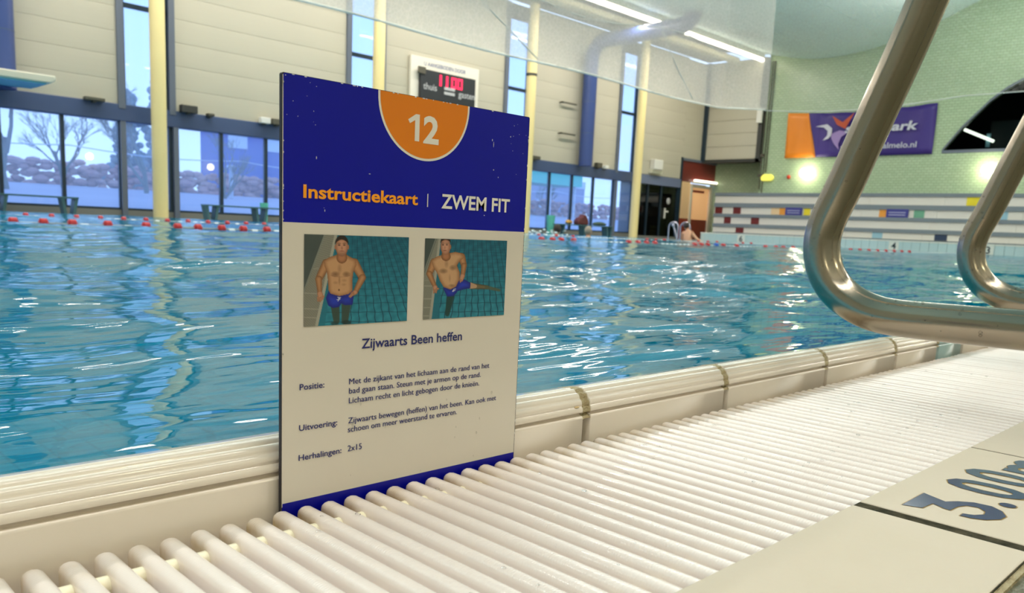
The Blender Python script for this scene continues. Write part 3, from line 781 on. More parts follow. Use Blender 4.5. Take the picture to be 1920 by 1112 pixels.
# ================================================================ COLUMNS AND DUCTS
for k, lb in enumerate(['round cream column at far left frame edge, out of view', 'round cream column in front of the windows, leftmost in view', 'round cream column left of the scoreboard', 'round cream column with a dark ring, just right of the instruction card', 'round cream column beside the dark doorway']):
    xc = 1.98+7.2*k; yc = 23.03
    if k == 0: continue
    e = empty('column', (xc, yc, .02), label=lb, cat='column', group='cream columns along the window wall')
    mb = MB(); mb.tube([(xc, yc, .02), (xc, yc, 8.8)], .2, 24); obj('shaft', mb, 'column_cream', e)
    if k == 3:
        mb = MB(); mb.tube([(xc, yc, 6.05), (xc, yc, 6.14)], .215, 24); obj('collar_ring', mb, 'seal_dark', e)
def duct(xc, lbl, arm=True):
    e = empty('air_duct', (xc, 23.3, 2.9), label=lbl, cat='duct')
    pts = [(xc, 23.3, 2.96), (xc, 23.3, 7.3)]
    for a in range(1, 7):
        t = a/6*math.pi/2; pts.append((xc, 23.3-.75*(1-math.cos(t)), 7.3+.75*math.sin(t)))
    pts += [(xc, 20.6, 8.07), (xc, 18.9, 8.12)]
    for a in range(1, 6):
        t = a/6*math.pi/2*.9; pts.append((xc, 18.9-.55*math.sin(t), 8.12+.55*(1-math.cos(t))))
    pts += [(xc, 18.25, 8.75)]
    mb = MB(); mb.tube(pts, .30, 18); obj('duct_pipe', mb, 'duct_blue', e)
    for z in (4.3, 5.6): 
        mb = MB(); mb.tube([(xc, 23.3, z), (xc, 23.3, z+.03)], .307, 18); obj('seam_ring', mb, 'beam_blue', e)
duct(27.42, 'blue round air duct rising on the window wall and bending to the ceiling')
duct(5.55, 'blue round air duct at the left frame edge above the diving board')

# pipes at the end wall corner
e = empty('pipe_bundle', (XE, 20.3, 2.3), label='thin vertical pipes with a small junction box at the edge of the green wall', cat='pipe')
for dy, z0 in ((0, 2.6), (-.14, 2.1), (-.26, 3.4)):
    mb = MB(); mb.tube([(XE-.06, 20.38+dy, z0), (XE-.06, 20.38+dy, 8.6)], .028, 8); obj('pipe', mb, 'bracket_dark', e)
mb = MB().box(XE-.34, XE-.2, 20.45, 20.7, 5.75, 6.35); obj('junction_box', mb, 'box_white', e)
for z in (3.2, 4.15):
    mb = MB().box(XE-.12, XE-.02, 20.28, 20.5, z, z+.14); obj('pipe_clamp', mb, 'bracket_dark', e)

# ---- small fittings on the beam ledge
def ledge_box(name, x0, x1, z0, z1, m_, label, cat='box', parts=None, y0=23.42):
    e = empty(name, ((x0+x1)/2, 23.55, z0), label=label, cat=cat)
    mb = MB().box(x0, x1, y0, 23.62, z0, z1); obj('housing', mb, m_, e, bevel=.02)
    mb = MB().box((x0+x1)/2-.04, (x0+x1)/2+.04, y0+.05, 23.7, z0-.06 if z0 > 3 else z0-.03, z0); obj('bracket', mb, 'bracket_dark', e)
    return e
ledge_box('loudspeaker', 9.98, 10.45, 2.99, 3.2, 'seal_dark', 'small dark loudspeaker on the blue beam right of the left column', 'speaker')
ledge_box('camera_bracket', 10.75, 10.95, 2.98, 3.06, 'bracket_dark', 'small rusty bracket on the blue beam', 'bracket')
ledge_box('floodlight', 12.4, 12.72, 2.98, 3.16, 'box_white', 'small white floodlight on the beam behind the card left edge', 'lamp')
ledge_box('junction_box', 12.78, 13.15, 2.98, 3.16, 'bracket_dark', 'small dark box beside the white floodlight on the beam', 'box')
ledge_box('cable_box', 7.45, 7.95, 2.98, 3.07, 'bracket_dark', 'small dark fitting on the beam left of the first glazed strip', 'box')
ledge_box('clip_box', 24.2, 24.75, 2.98, 3.12, 'bracket_dark', 'brownish fitting on the beam right of the card', 'box')
ledge_box('sensor_box', 28.4, 28.75, 2.98, 3.2, 'bracket_dark', 'brown fitting on the beam right of the blue duct', 'box')
ledge_box('white_sensor', 28.95, 29.2, 2.98, 3.13, 'box_white', 'small white box on the beam right of the blue duct', 'box')
e = empty('wall_heater', (32.95, 23.55, 3.1), label='white box unit on the beige panels above the dark doorway', cat='unit')
mb = MB().box(32.6, 33.3, 23.4, 23.68, 3.25, 3.72); obj('casing', mb, 'box_white', e, bevel=.03)
mb = MB().box(32.55, 33.4, 23.5, 23.7, 3.08, 3.25); obj('tray', mb, 'lamp_fitting', e)
for z in (5.42, 4.17):
    e = tag(obj('wall_bracket', MB().box(26.0, 26.9, 23.5, 23.56, z, z+.05).box(26.0, 26.06, 23.5, 23.7, z, z+.05), 'bracket_dark'), label='%s thin metal bracket rod left of the blue duct' % ('upper' if z > 5 else 'lower'), cat='bracket')

# ---- scoreboard
sb = empty('scoreboard', (19.75, 23.6, 4.2), label='dark electronic scoreboard in white frame showing red digits', cat='scoreboard')
mb = MB().box(18.1, 21.3, 23.55, 23.68, 4.1, 5.97); obj('surround', mb, 'score_frame', sb, bevel=.02)
mb = MB().box(18.45, 21.02, 23.42, 23.56, 4.3, 5.55); obj('display', mb, 'black_board', sb)
mb = MB().box(18.32, 18.62, 23.36, 23.44, 5.38, 5.60); obj('camera_head', mb, 'bracket_dark', sb)
u, v = (1, 0, 0), (0, 0, 1)
for xd in (19.30, 19.60): obj('digit', MB().box(xd, xd+.085, 23.405, 23.42, 5.08, 5.46), 'led_red', sb)
for xd in (19.84, 20.13): obj('digit', MB().add([(xd+a, 23.41, 5.08+b) for a, b in ((0, 0), (.25, 0), (.25, .38), (0, .38), (.07, .07), (.18, .07), (.18, .31), (.07, .31))], [(0, 1, 5, 4), (1, 2, 6, 5), (2, 3, 7, 6), (3, 0, 4, 7)]), 'led_red', sb)
obj('lettering', text_mb('thuis', (18.56, 23.41, 4.88), u, v, height=.22, width=.62, bold=.012), 'board_text', sb)
obj('lettering', text_mb('gasten', (20.20, 23.41, 4.82), u, v, height=.22, width=.80, bold=.012), 'board_text', sb)
for z in (4.98, 4.82):
    mb = MB().box(19.52, 20.02, 23.405, 23.42, z, z+.10); obj('label_strip', mb, 'board_text', sb)
obj('lettering', text_mb('U AANGEBODEN DOOR', (18.68, 23.545, 5.70), u, v, height=.13, width=1.95, bold=.01), 'sign_text', sb)

# ---- diving board
e = empty('diving_board', (5.0, 21.9, 3.0), label='turquoise-bottomed diving board jutting in at the left frame edge', cat='diving board')
mb = MB(); mb.prism([(2.2, 3.02), (6.15, 3.02), (6.25, 3.10), (6.25, 3.2), (2.2, 3.2)], 21.6, 22.95, 'y'); obj('board', mb, 'board_cream', e, bevel=.03)
mb = MB().box(2.2, 6.05, 21.65, 22.9, 2.99, 3.02); obj('underside', mb, 'board_teal', e)
mb = MB().box(1.4, 2.4, 21.85, 22.9, .02, 3.0); obj('tower', mb, 'board_cream', e)

# ---- benches
def bench(x0, x1, label, y=22.6):
    e = empty('bench', ((x0+x1)/2, y, .02), label=label, cat='bench', group='low benches in front of the windows')
    mb = MB().box(x0, x1, y-.18, y+.18, .41, .45); obj('seat', mb, 'bench_teal', e)
    n_ = max(2, int((x1-x0)/1.6)+1)
    for k in range(n_):
        xl = x0+.2+(x1-x0-.4)*k/(n_-1)
        mb = MB().prism([(xl-.2, .41), (xl-.12, .41), (xl-.07, .02), (xl-.13, .02)], y-.15, y+.15, 'y').prism([(xl+.2, .41), (xl+.12, .41), (xl+.07, .02), (xl+.13, .02)], y-.15, y+.15, 'y')
        obj('leg', mb, 'bench_teal', e)
bench(3.4, 6.9, 'low teal bench at the left frame edge before the windows')
bench(10.2, 13.6, 'low teal bench before the windows, just left of the card')
bench(25.0, 28.5, 'low bench with bags on it, left of the rightmost column')
def lump(name, c, r, sc, m_, label, cat):
    mb = MB(); mb.ball(c, r, 10, 7, sc)
    rr = random.Random(int(c[0]*100)); mb.v = [(x+rr.uniform(-.03, .03), y+rr.uniform(-.03, .03), max(z, .455)+rr.uniform(0, .02)) for x, y, z in mb.v]
    return tag(obj(name, mb, m_), label=label, cat=cat)
e = empty('bag', (26.55, 22.6, .45), label='dark red bag with handles on the far bench', cat='bag')
mb = MB().prism([(26.22, .452), (26.9, .452), (26.86, .66), (26.74, .84), (26.6, .9), (26.5, .8), (26.3, .72), (26.2, .6)], 22.45, 22.75, 'y'); obj('bag_body', mb, 'bag_red', e, bevel=.05)
mb = MB(); mb.tube([(26.72+.1*math.cos(a/6*math.pi), 22.6, .84+.12*math.sin(a/6*math.pi)) for a in range(7)], .015, 6); obj('bag_handle', mb, 'bag_red', e)
lump('bag', (25.75, 22.6, .53), .16, (1.3, .7, .6), 'bag_yellow', 'small tan bag on the far bench, left of the red bag', 'bag')
lump('towel', (27.75, 22.6, .5), .3, (1.5, .6, .35), 'bag_green', 'dark green towel heaped on the far bench right end', 'towel')
e = tag(obj('bin', MB().tube([(25.3, 23.2, .02), (25.3, 23.2, .78)], [.14, .19], 12), 'bin_teal'), label='teal waste bin by the window right of the card', cat='bin')
e = tag(obj('bin', MB().tube([(12.5, 23.45, .02), (12.5, 23.45, .6)], [.10, .13], 12), 'bin_teal'), label='small green bin by the window just left of the card', cat='bin')

# ---- pool end: raised start wall faced with tiles and lane numbers
ew = empty('trim_5', (25.1, 8, 0), kind='structure')
mb = MB().box(25.12, 25.9, .1, 15.85, -.1, .335); obj('core', mb, 'joint_teal', ew)
y = .12
while y < 15.8:
    mb = MB().box(25.105, 25.13, y+.004, min(y+.2365, 15.85), .045, .30); obj('wall_tile', mb, 'rim_tile_pale', ew)
    mb = MB().box(25.10, 25.92, y+.004, min(y+.2365, 15.86), .303, .345); obj('cap_tile', mb, 'rim_cap', ew)
    y += .2405
for k in range(1, 7):
    yc = 1.77+2.5*(k-1)
    mb = MB().box(25.098, 25.106, yc-.14, yc+.14, .055, .30); obj('number_tile', mb, 'rim_cap', ew)
    obj('lane_number', text_mb(str(k), (25.095, yc, .085), (0, -1, 0), (0, 0, 1), height=.19, bold=.02, align='center'), 'digit', ew)

# ---- spectator steps
st = empty('trim_6', (35, 11, 0), kind='structure')
rows = [(33.9, .02, .69, .842), (34.6, .69, 1.17, 1.31), (35.3, 1.17, 1.65, 1.84), (36.0, 1.65, 2.22, 2.36)]
low = [.44, .853, 1.33, 1.87]
for k, (xk, zb_, zw, zg) in enumerate(rows):
    ye = xk*.6125
    mb = MB().box(xk+.02, XE, -3.5, ye, zb_, zg-.02); obj('step_body', mb, 'stand_grey', st)
    yy = -3.5; n_ = 0
    while yy < ye-.1:
        y2 = min(yy+3.0, ye); mb = MB().box(xk-.03, xk+.02, yy+.004, y2-.004, low[k], zw); obj('riser_panel', mb, 'stand_white', st); yy = y2
    mb = MB().box(xk-.08, (xk+.8 if k < 3 else XE), -3.5, ye, zw, zg); obj('step_tread', mb, 'stand_grey', st)
def sq(k, y, m_, wdt=.42, extra=.0):
    xk = rows[k][0]; f = xk/36.0; y *= f
    mb = MB().box(xk-.045-extra, xk-.03, y-wdt/2, y+wdt/2, low[k]+.01, rows[k][2]-.01); obj('coloured_panel', mb, m_, st)
sq(3, 15.5, 'sq_peach', .3); sq(3, 10.44, 'sq_yellow', .5)
sq(2, 21.79, 'red_dark', .4); sq(2, 20.79, 'red_dark', .4); sq(2, 18.8, 'sq_peach', .4); sq(2, 18.43, 'sq_orange', .3); sq(2, 17.25, 'sq_yellow', .3)
sq(2, 13.88, 'sq_orange', .3); sq(2, 12.42, 'sq_green', .4); sq(2, 9.41, 'sq_blue', .45)
sq(1, 21.27, 'red_dark', .35); sq(1, 19.79, 'red_dark', .4); sq(1, 15.77, 'sq_navy', .4)
sq(0, 20.56, 'red_dark', .4); sq(0, 14.01, 'sq_blue', .4); sq(0, 11.48, 'sq_navy', .45)
for y1, y0, lb in ((18.27, 17.47, 'purple advertising board on the steps, left, behind the steel rail'), (13.72, 12.83, 'purple advertising board on the steps between the steel rails')):
    f = 35.3/36; e = empty('advert_board', (35.2, (y0+y1)/2*f, 1.33), label=lb, cat='sign')
    mb = MB().box(35.2, 35.25, y0*f, y1*f, 1.31, 1.67); obj('board', mb, 'ad_purple', e)
    for q, z in enumerate((1.52, 1.42)):
        mb = MB().box(35.19, 35.2, y0*f+.1, y1*f-.1, z, z+.03); obj('text_line', mb, 'ad_text', e)

# ---- banner on the green wall
bn = empty('banner', (XE-.1, 15.9, 4.05), label='orange and purple sports banner with white lettering hung on the green wall', cat='banner')
def cloth(y0, y1, z0, z1, m_, name, slant=0.):
    mb = MB(); ny, nz = 26, 8
    for i in range(ny+1):
        for j in range(nz+1):
            t, s = i/ny, j/nz
            yy = y0+(y1-y0)*t+(slant*(1-s) if t == (1 if slant else 2) else 0)
            yy = y0+(y1-y0+slant*(1-s))*t if slant > 0 else y0+slant*(1-s)*-1*0+(y1-y0)*t
            gy = (19.17-yy)/6.55; sag = -.14*math.sin(math.pi*min(max(gy, 0), 1))*s
            mb.v.append((XE-.10+.035*math.sin(yy*5+s*3)*(.4+s)+.02*math.sin(yy*11), yy, z0+(z1-z0)*s+sag))
    for i in range(ny):
        for j in range(nz):
            a = i*(nz+1)+j; mb.f.append((a, a+nz+1, a+nz+2, a+1))
    mb.smooth = True; o = obj(name, mb, m_, bn); md = o.modifiers.new('s', 'SOLIDIFY'); md.thickness = .008; return o
cloth(12.6, 17.75, 4.05, 6.12, 'banner_purple', 'purple_field')
# orange end with a slanting edge
mb = MB(); ny, nz = 10, 8
for i in range(ny+1):
    for j in range(nz+1):
        t, s = i/ny, j/nz; yl_ = 19.17; yr_ = 18.15-.50*(1-s)
        yy = yl_+(yr_-yl_)*t; gy = (19.17-yy)/6.55
        mb.v.append((XE-.125+.03*math.sin(yy*5+s*3)*(.4+s)+.015*math.sin(yy*9), yy, 4.05+2.07*s-.14*math.sin(math.pi*gy)*s))
for i in range(ny):
    for j in range(nz):
        a = i*(nz+1)+j; mb.f.append((a, a+nz+1, a+nz+2, a+1))
mb.smooth = True; o = obj('orange_field', mb, 'banner_orange', bn); o.modifiers.new('s', 'SOLIDIFY').thickness = .008
mb = MB()
for i in range(9):
    for j in range(9):
        t, s = i/8, j/8; yl_ = 18.15-.50*(1-s); yr_ = 17.6
        yy = yl_+(yr_-yl_)*t; gy = (19.17-yy)/6.55
        mb.v.append((XE-.115+.035*math.sin(yy*5+s*3)*(.4+s), yy, 4.05+2.07*s-.14*math.sin(math.pi*gy)*s))
for i in range(8):
    for j in range(8):
        a = i*9+j; mb.f.append((a, a+9, a+10, a+1))
mb.smooth = True; obj('purple_field', mb, 'banner_purple', bn)
uu, vv = (0, -1, 0), (0, 0, 1)
obj('lettering', text_mb('sportpark', (XE-.22, 13.25, 5.08), uu, vv, height=.36, width=3.1, bold=.03, align='right', italic=.15), 'banner_white', bn)
obj('lettering', text_mb('sportbedrijfalmelo.nl', (XE-.22, 13.22, 4.34), uu, vv, height=.24, width=3.25, bold=.008, align='right'), 'banner_white', bn)
def blade(pts, m_):
    mb = MB(); mb.add([(XE-.21, y, z) for y, z in pts], [tuple(range(len(pts)))]); obj('emblem', mb, m_, bn)
blade([(17.75, 5.42), (17.2, 5.5), (16.95, 5.3), (16.95, 5.0), (17.1, 4.85), (17.35, 4.78), (17.15, 5.0), (17.15, 5.2), (17.35, 5.36)], 'banner_white')
blade([(17.0, 5.85), (16.75, 5.45), (16.35, 5.25), (16.0, 5.95), (16.5, 5.55)], 'banner_red')
blade([(17.0, 5.05), (16.6, 5.2), (16.2, 5.1), (16.5, 4.9), (16.6, 4.6), (16.55, 4.35), (16.8, 4.6), (16.95, 4.85)], 'banner_lilac')

# ---- ball net hanging round the playing field
nt = empty('ball_net', (10, 15.3, 4.4), label='white ball net hanging from the ceiling round the pool, bright hem at its foot', cat='net')
mb = MB(); n1, n2 = 168, 10
def hem(x): return 4.42+.10*math.cos((x-25.6)*2*math.pi/7.2)*0+.03*math.sin(x*.8)
for i in range(n1+1):
    for j in range(n2+1):
        x = -8+33.6*i/n1; s = j/n2; mb.v.append((x, 15.15+.06*math.sin(x*1.7)*(1-s)+.05*math.sin(x*4.1)-(1.05*(x-24.5)/1.1 if x > 24.5 else 0), hem(x)*(1-s)+8.55*s))
for i in range(n1):
    for j in range(n2):
        a = i*(n2+1)+j; mb.f.append((a, a+n2+1, a+n2+2, a+1))
mb.smooth = True; obj('side_netting', mb, 'net', nt)
mb = MB()
for i in range(41):
    for j in range(n2+1):
        y = 14.1-14.0*i/40; s = j/n2; mb.v.append((25.6+.05*math.sin(y*2.1)*(1-s), y, (4.42-.18*math.sin(math.pi*min(i/17, 1)))*(1-s)+9.0*s))
for i in range(40):
    for j in range(n2):
        a = i*(n2+1)+j; mb.f.append((a, a+n2+1, a+n2+2, a+1))
if 'net_thin' not in MATS:
    M2 = MATS['net'].copy(); M2.name = 'net_thin'; MATS['net_thin'] = M2
    for n_ in M2.node_tree.nodes:
        if n_.type == 'MAP_RANGE': n_.inputs[3].default_value = .17; n_.inputs[4].default_value = .22
        if n_.type == 'MATH' and n_.operation == 'MULTIPLY' and not n_.inputs[1].is_linked: n_.inputs[1].default_value = .10
mb.smooth = True; obj('end_netting', mb, 'net_thin', nt)
mb = MB(); mb.tube([(-8+33.6*i/168, 15.15-(1.05*(-8+33.6*i/168-24.5)/1.1 if -8+33.6*i/168 > 24.5 else 0), hem(-8+33.6*i/168)) for i in range(169)], .028, 6); obj('hem_line', mb, 'net_hem', nt)
mb = MB(); mb.tube([(25.6, 14.1-14*i/30, 4.42-.18*math.sin(math.pi*min(i/13, 1))) for i in range(31)], .014, 6); obj('end_hem_line', mb, 'rope_grey', nt)
for a, b in (((8.5, 4.45), (4, 6.3)), ((15.7, 4.5), (12.2, 6.4)), ((22.9, 4.5), (21.0, 6.2))):
    mb = MB(); mb.tube([(a[0], 15.15, a[1]), ((a[0]+b[0])/2, 15.15, (a[1]+b[1])/2-.1), (b[0], 15.15, b[1])], .018, 6); obj('stay_line', mb, 'rope_grey', nt)
mb = MB(); mb.tube([(-8+33.6*i/30, 15.15, 6.1+.25*math.cos(i*.7)) for i in range(31)], .014, 6); obj('seam_line', mb, 'rope_grey', nt)

# ---- lane ropes
def lane(y, reds, blues, x0, x1, label, step=.12, z=.045):
    e = empty('lane_rope', (x0, y, z), label=label, cat='lane rope', group='floating lane ropes across the pool')
    mb = MB(); mb.tube([(x0, y, z), (x1, y, z)], .008, 6); obj('cable', mb, 'cable', e)
    def fl(x, m_, r=.042, L_=.07):
        mb = MB(); mb.tube([(x-L_/2, y, z), (x-L_/2+.012, y, z), (x+L_/2-.012, y, z), (x+L_/2, y, z)], [r*.6, r, r, r*.6], 10); obj('float', mb, m_, e)
    for x in reds: fl(x, 'float_red')
    for x in blues: fl(x, 'float_blue')
    xw = x0; cnt = 0
    wmb = MB()
    while xw < x1:
        if all(abs(xw-r) > .09 for r in list(reds)+list(blues)):
            wmb.tube([(xw-.03, y, z-.018), (xw+.03, y, z-.018)], .026, 8)
        xw += step
    tag(obj('small_floats', wmb, 'float_white', e), kind='stuff')
f8 = 7.55/13
lane(7.55, [3.14*f8, 3.52*f8, 3.90*f8, 4.39*f8, 4.95*f8, 5.44*f8, 5.77*f8, 6.17*f8, 6.55*f8, 6.98*f8, 4.35, 4.7, 5.2, 5.8, 6.4, 7.0, 7.6, 8.07, 8.29, 8.47, 8.73, 10.0, 10.23, 10.45, 10.67, 11.8, 12.0, 12.2, 12.7, 13.15, 14.2, 14.6, 14.9, 15.3, 18.0, 18.5, 19, 19.5, 20, 20.5, 21, 21.5], [12.47], -4, 25.05, 'lane rope with red floats, the nearer of the two')
lane(13.0, [3.3+.33*i for i in range(20)]+[12+.6*i for i in range(6)]+[18, 18.4, 18.8, 20.5, 21, 21.5, 23, 23.5], [], -4, 25.05, 'lane rope with red floats, the farther of the two')

# ---- ladders at the far pool corner
def ladder(y, x, label):
    e = empty('pool_ladder', (x, y, .02), label=label, cat='ladder', group='steel ladder handles at the far corner')
    for dy in (0,):
        pts = [(x, y-.2, -.1), (x, y-.2, .5)]+[(x, y-.2+.2*(1-math.cos(a/6*math.pi)), .5+.17*math.sin(a/6*math.pi)) for a in range(1, 6)]+[(x, y+.2, .5), (x, y+.2, .03)]
        mb = MB(); mb.tube(pts, .026, 8); obj('handrail', mb, 'ladder_white', e)
    mb = MB(); mb.tube([(x+.02, y+.02, .55), (x+.02, y-.17, .1)], .03, 8); obj('strut', mb, 'ladder_white', e)
    mb = MB(); mb.ball((x, y+.02, .56), .07, 8, 6); obj('knob', mb, 'ladder_white', e)
ladder(17.1, 25.25, 'left white metal ladder handle at the far pool corner')
ladder(16.6, 25.25, 'right white metal ladder handle at the far pool corner')

# ================================================================ PEOPLE IN THE WATER
def skin_body(name, joints, edges, radii, m_, parent, sub=2):
    me = bpy.data.meshes.new(name); off = parent.location
    me.from_pydata([Vector(j)-off for j in joints], edges, []); me.materials.append(MATS[m_])
    o = bpy.data.objects.new(name, me); COL.objects.link(o); o.parent = parent
    md = o.modifiers.new('skin', 'SKIN'); 
    if not me.skin_vertices: 
        bpy.context.view_layer.objects.active = o
    for i, r in enumerate(radii): me.skin_vertices[0].data[i].radius = (r[0], r[1]) if isinstance(r, tuple) else (r, r)
    me.skin_vertices[0].data[0].use_root = True
    s = o.modifiers.new('sub', 'SUBSURF'); s.levels = sub; s.render_levels = sub
    md.use_smooth_shade = True
    dg = bpy.context.evaluated_depsgraph_get(); ev = o.evaluated_get(dg); m2 = bpy.data.meshes.new_from_object(ev)
    o.modifiers.clear(); o.data = m2; m2.materials.clear(); m2.materials.append(MATS[m_])
    for p in m2.polygons: p.use_smooth = True
    return o
def head(c, hair, e, yaw=0., r=.098):
    mb = MB(); mb.ball(c, r, 18, 14, (.86, 1., 1.22))
    f = Vector((math.cos(yaw), math.sin(yaw), 0)); sd = Vector((-f.y, f.x, 0)); C0 = Vector(c)
    nose = C0+f*r*.98+Vector((0, 0, -.01)); mb.ball(nose, .017, 6, 5, (1, 1, 1.5))
    for s in (-1, 1): mb.ball(C0+sd*s*r*.9, .024, 6, 5, (.6, .6, 1.3))
    mb.ball(C0+f*r*.55+Vector((0, 0, -.075)), .045, 8, 6)
    h_ = obj('head', mb, 'skin', e)
    ey = MB()
    for s in (-1, 1): ey.ball(C0+f*r*.86+sd*s*.033+Vector((0, 0, .012)), .011, 6, 5)
    ey.ball(C0+f*r*.88+Vector((0, 0, -.052)), .016, 6, 4, (.8, 1.2, .4)); obj('eyes_and_mouth', ey, 'hair_dark', h_)
    hm = MB(); hm.ball(C0-f*.018+Vector((0, 0, .03)), r*1.08, 16, 12, (.9, 1.0, 1.12)); hm.v = [v_ if not ((Vector(v_)-C0).dot(f) > .045 and v_[2] < c[2]+.07) else tuple(C0+(Vector(v_)-C0)*.72) for v_ in hm.v]
    obj('hair', hm, hair, e)
def swimmer(x, y, hair, label, splash=True, yaw=-2.0):
    e = empty('person', (x, y, .02), label=label, cat='person')
    J = [(x, y, -.32), (x, y, -.1), (x, y, .03), (x, y, .1)]
    side = Vector((-math.sin(yaw), math.cos(yaw), 0)); f = Vector((math.cos(yaw), math.sin(yaw), 0))
    for s in (-1, 1):
        a = Vector((x, y, -.02))+side*.19*s; b = a+side*.12*s+f*.22+Vector((0, 0, -.08)); c = b+f*.26+Vector((0, 0, .05)); J += [tuple(a), tuple(b), tuple(c)]
    skin_body('body', J, [(0, 1), (1, 2), (2, 3), (1, 4), (4, 5), (5, 6), (1, 7), (7, 8), (8, 9)], [(.17, .11), (.18, .11), .065, .055, .06, .045, .032, .06, .045, .032], 'skin', e)
    head((x, y, .19), hair, e, yaw)
    if splash:
        mb = MB(); rr = random.Random(5)
        for i in range(46):
            a = rr.random()*6.28; r_ = rr.uniform(.15, .75); mb.ball((x-.35+r_*math.cos(a), y+.2*math.sin(a), .045+rr.random()**2*.14), rr.uniform(.01, .035), 6, 5, (1.6, 1, .7))
        tag(obj('splash', mb, 'splash'), label='white splash of water beside the dark-haired swimmer', cat='splash', kind='stuff')
swimmer(15.75, 14.2, 'hair_dark', 'swimmer with dark hair, head above water right of the card', True, .9)
swimmer(17.6, 14.7, 'hair_grey', 'swimmer with grey hair, head above water left of the rightmost column', False, .4)
def bather():
    x, y = 24.78, 16.15
    e = empty('person', (x, y, -.5), label='bather with bare back leaning at the far pool corner beside the ladders', cat='person')
    J = [(x, y, -.5), (x, y, -.2), (x+.02, y+.02, .12), (x+.04, y+.05, .33), (x+.04, y+.09, .42)]
    J += [(x+.04, y+.24, .28), (x+.1, y+.30, .05), (x+.14, y+.22, -.1), (x+.04, y-.14, .27), (x+.1, y-.30, .10), (x+.2, y-.42, .02), (x+.24, y-.5, .03)]
    E = [(0, 1), (1, 2), (2, 3), (3, 4), (3, 5), (5, 6), (6, 7), (3, 8), (8, 9), (9, 10), (10, 11)]
    skin_body('body', J, E, [(.14, .16), (.13, .16), (.13, .18), (.10, .15), .055, .065, .048, .038, .065, .048, .038, .03], 'skin', e)
    head((x+.04, y+.12, .52), 'hair_dark', e, .3)
bather()

# ================================================================ OUTSIDE
g = MB().prism([(YW+1.4, -.1), (56, 1.55), (140, 1.6), (140, -.5), (YW+1.4, -.5)], -60, 130, 'x').box(-60, 130, YW+.4, YW+1.4, -.35, -.1); tag(obj('ground', g, 'paving'), kind='structure')
hd = MB(); rr = random.Random(9)
for i in range(230):
    x = -30+i*.62
    for q in range(8): hd.ball((x+rr.uniform(-.4, .4), 58+rr.uniform(-.4, .4), 1.5+.21*q+rr.uniform(-.12, .14)), rr.uniform(.22, .38), 6, 4, (1.4, .8, .7))
tag(obj('hedge', hd, 'hedge'), label='reddish-brown winter hedge beyond the windows', cat='hedge', kind='stuff')
hut = empty('blue_building', (36, 64, 1.5), label='blue flat-roofed building with pale windows outside, left of the card', cat='building')
mb = MB().box(29.6, 43, 62, 66, 1.5, 8.0); obj('walls', mb, 'hut_blue', hut)
mb = MB().box(29.4, 43.2, 61.8, 66.2, 8.0, 8.3); obj('roof', mb, 'hut_window', hut)
for x in (30.0, 33.3, 36.9, 40.2):
    mb = MB().box(x, x+1.6, 61.93, 62.02, 5.4, 6.4); obj('window', mb, 'hut_window', hut)
b2 = empty('far_building', (75, 80, -.1), label='bluish building outside behind the teal canopy, right of the card', cat='building')
mb = MB().box(60, 92, 78, 84, -.1, 7); obj('walls', mb, 'far_building', b2)
mb = MB().box(60, 92, 77.9, 78, 6.2, 7.2); obj('fascia', mb, 'hut_window', b2)
for x in (64, 70, 76, 82):
    mb = MB().box(x, x+2.6, 77.92, 78.0, 2.2, 4.2); obj('window', mb, 'hut_window', b2)
cnp = empty('canopy', (56, 55, -.1), label='turquoise canopy outside, right of the card', cat='canopy')
mb = MB().box(53.5, 61.5, 52.5, 56, 4.4, 6.3); obj('roof', mb, 'canopy_teal', cnp)
for x in (54, 57.5, 61):
    mb = MB().box(x, x+.2, 53, 53.2, 1.2, 4.4); obj('post', mb, 'post_white', cnp)
for x, y, h_ in ((19.8, 50, 4.2), (32.0, 50, 4.0), (24.4, 50, 3.2)):
    e = empty('post', (x, y, -.1), label='pale lamp post outside, standing %s' % ('before the blue building' if x == 32.0 else 'by the left window bay' if x == 19.8 else 'before the hedge left of the blue building'), cat='post')
    mb = MB(); mb.tube([(x, y, -.1), (x, y, h_)], .14, 8); obj('shaft', mb, 'post_white', e)
    mb = MB(); mb.ball((x, y, h_), .2, 8, 6, (1.6, 1, .6)); obj('lamp_head', mb, 'hut_window', e)
wr = MB(); pts = [(5+2*i, 50, 3.6-.25*math.sin((i % 5)/5*math.pi)) for i in range(30)]; wr.tube(pts, .03, 5)
tag(obj('overhead_wire', wr, 'post_white'), label='pale overhead wire strung outside across the windows', cat='wire')

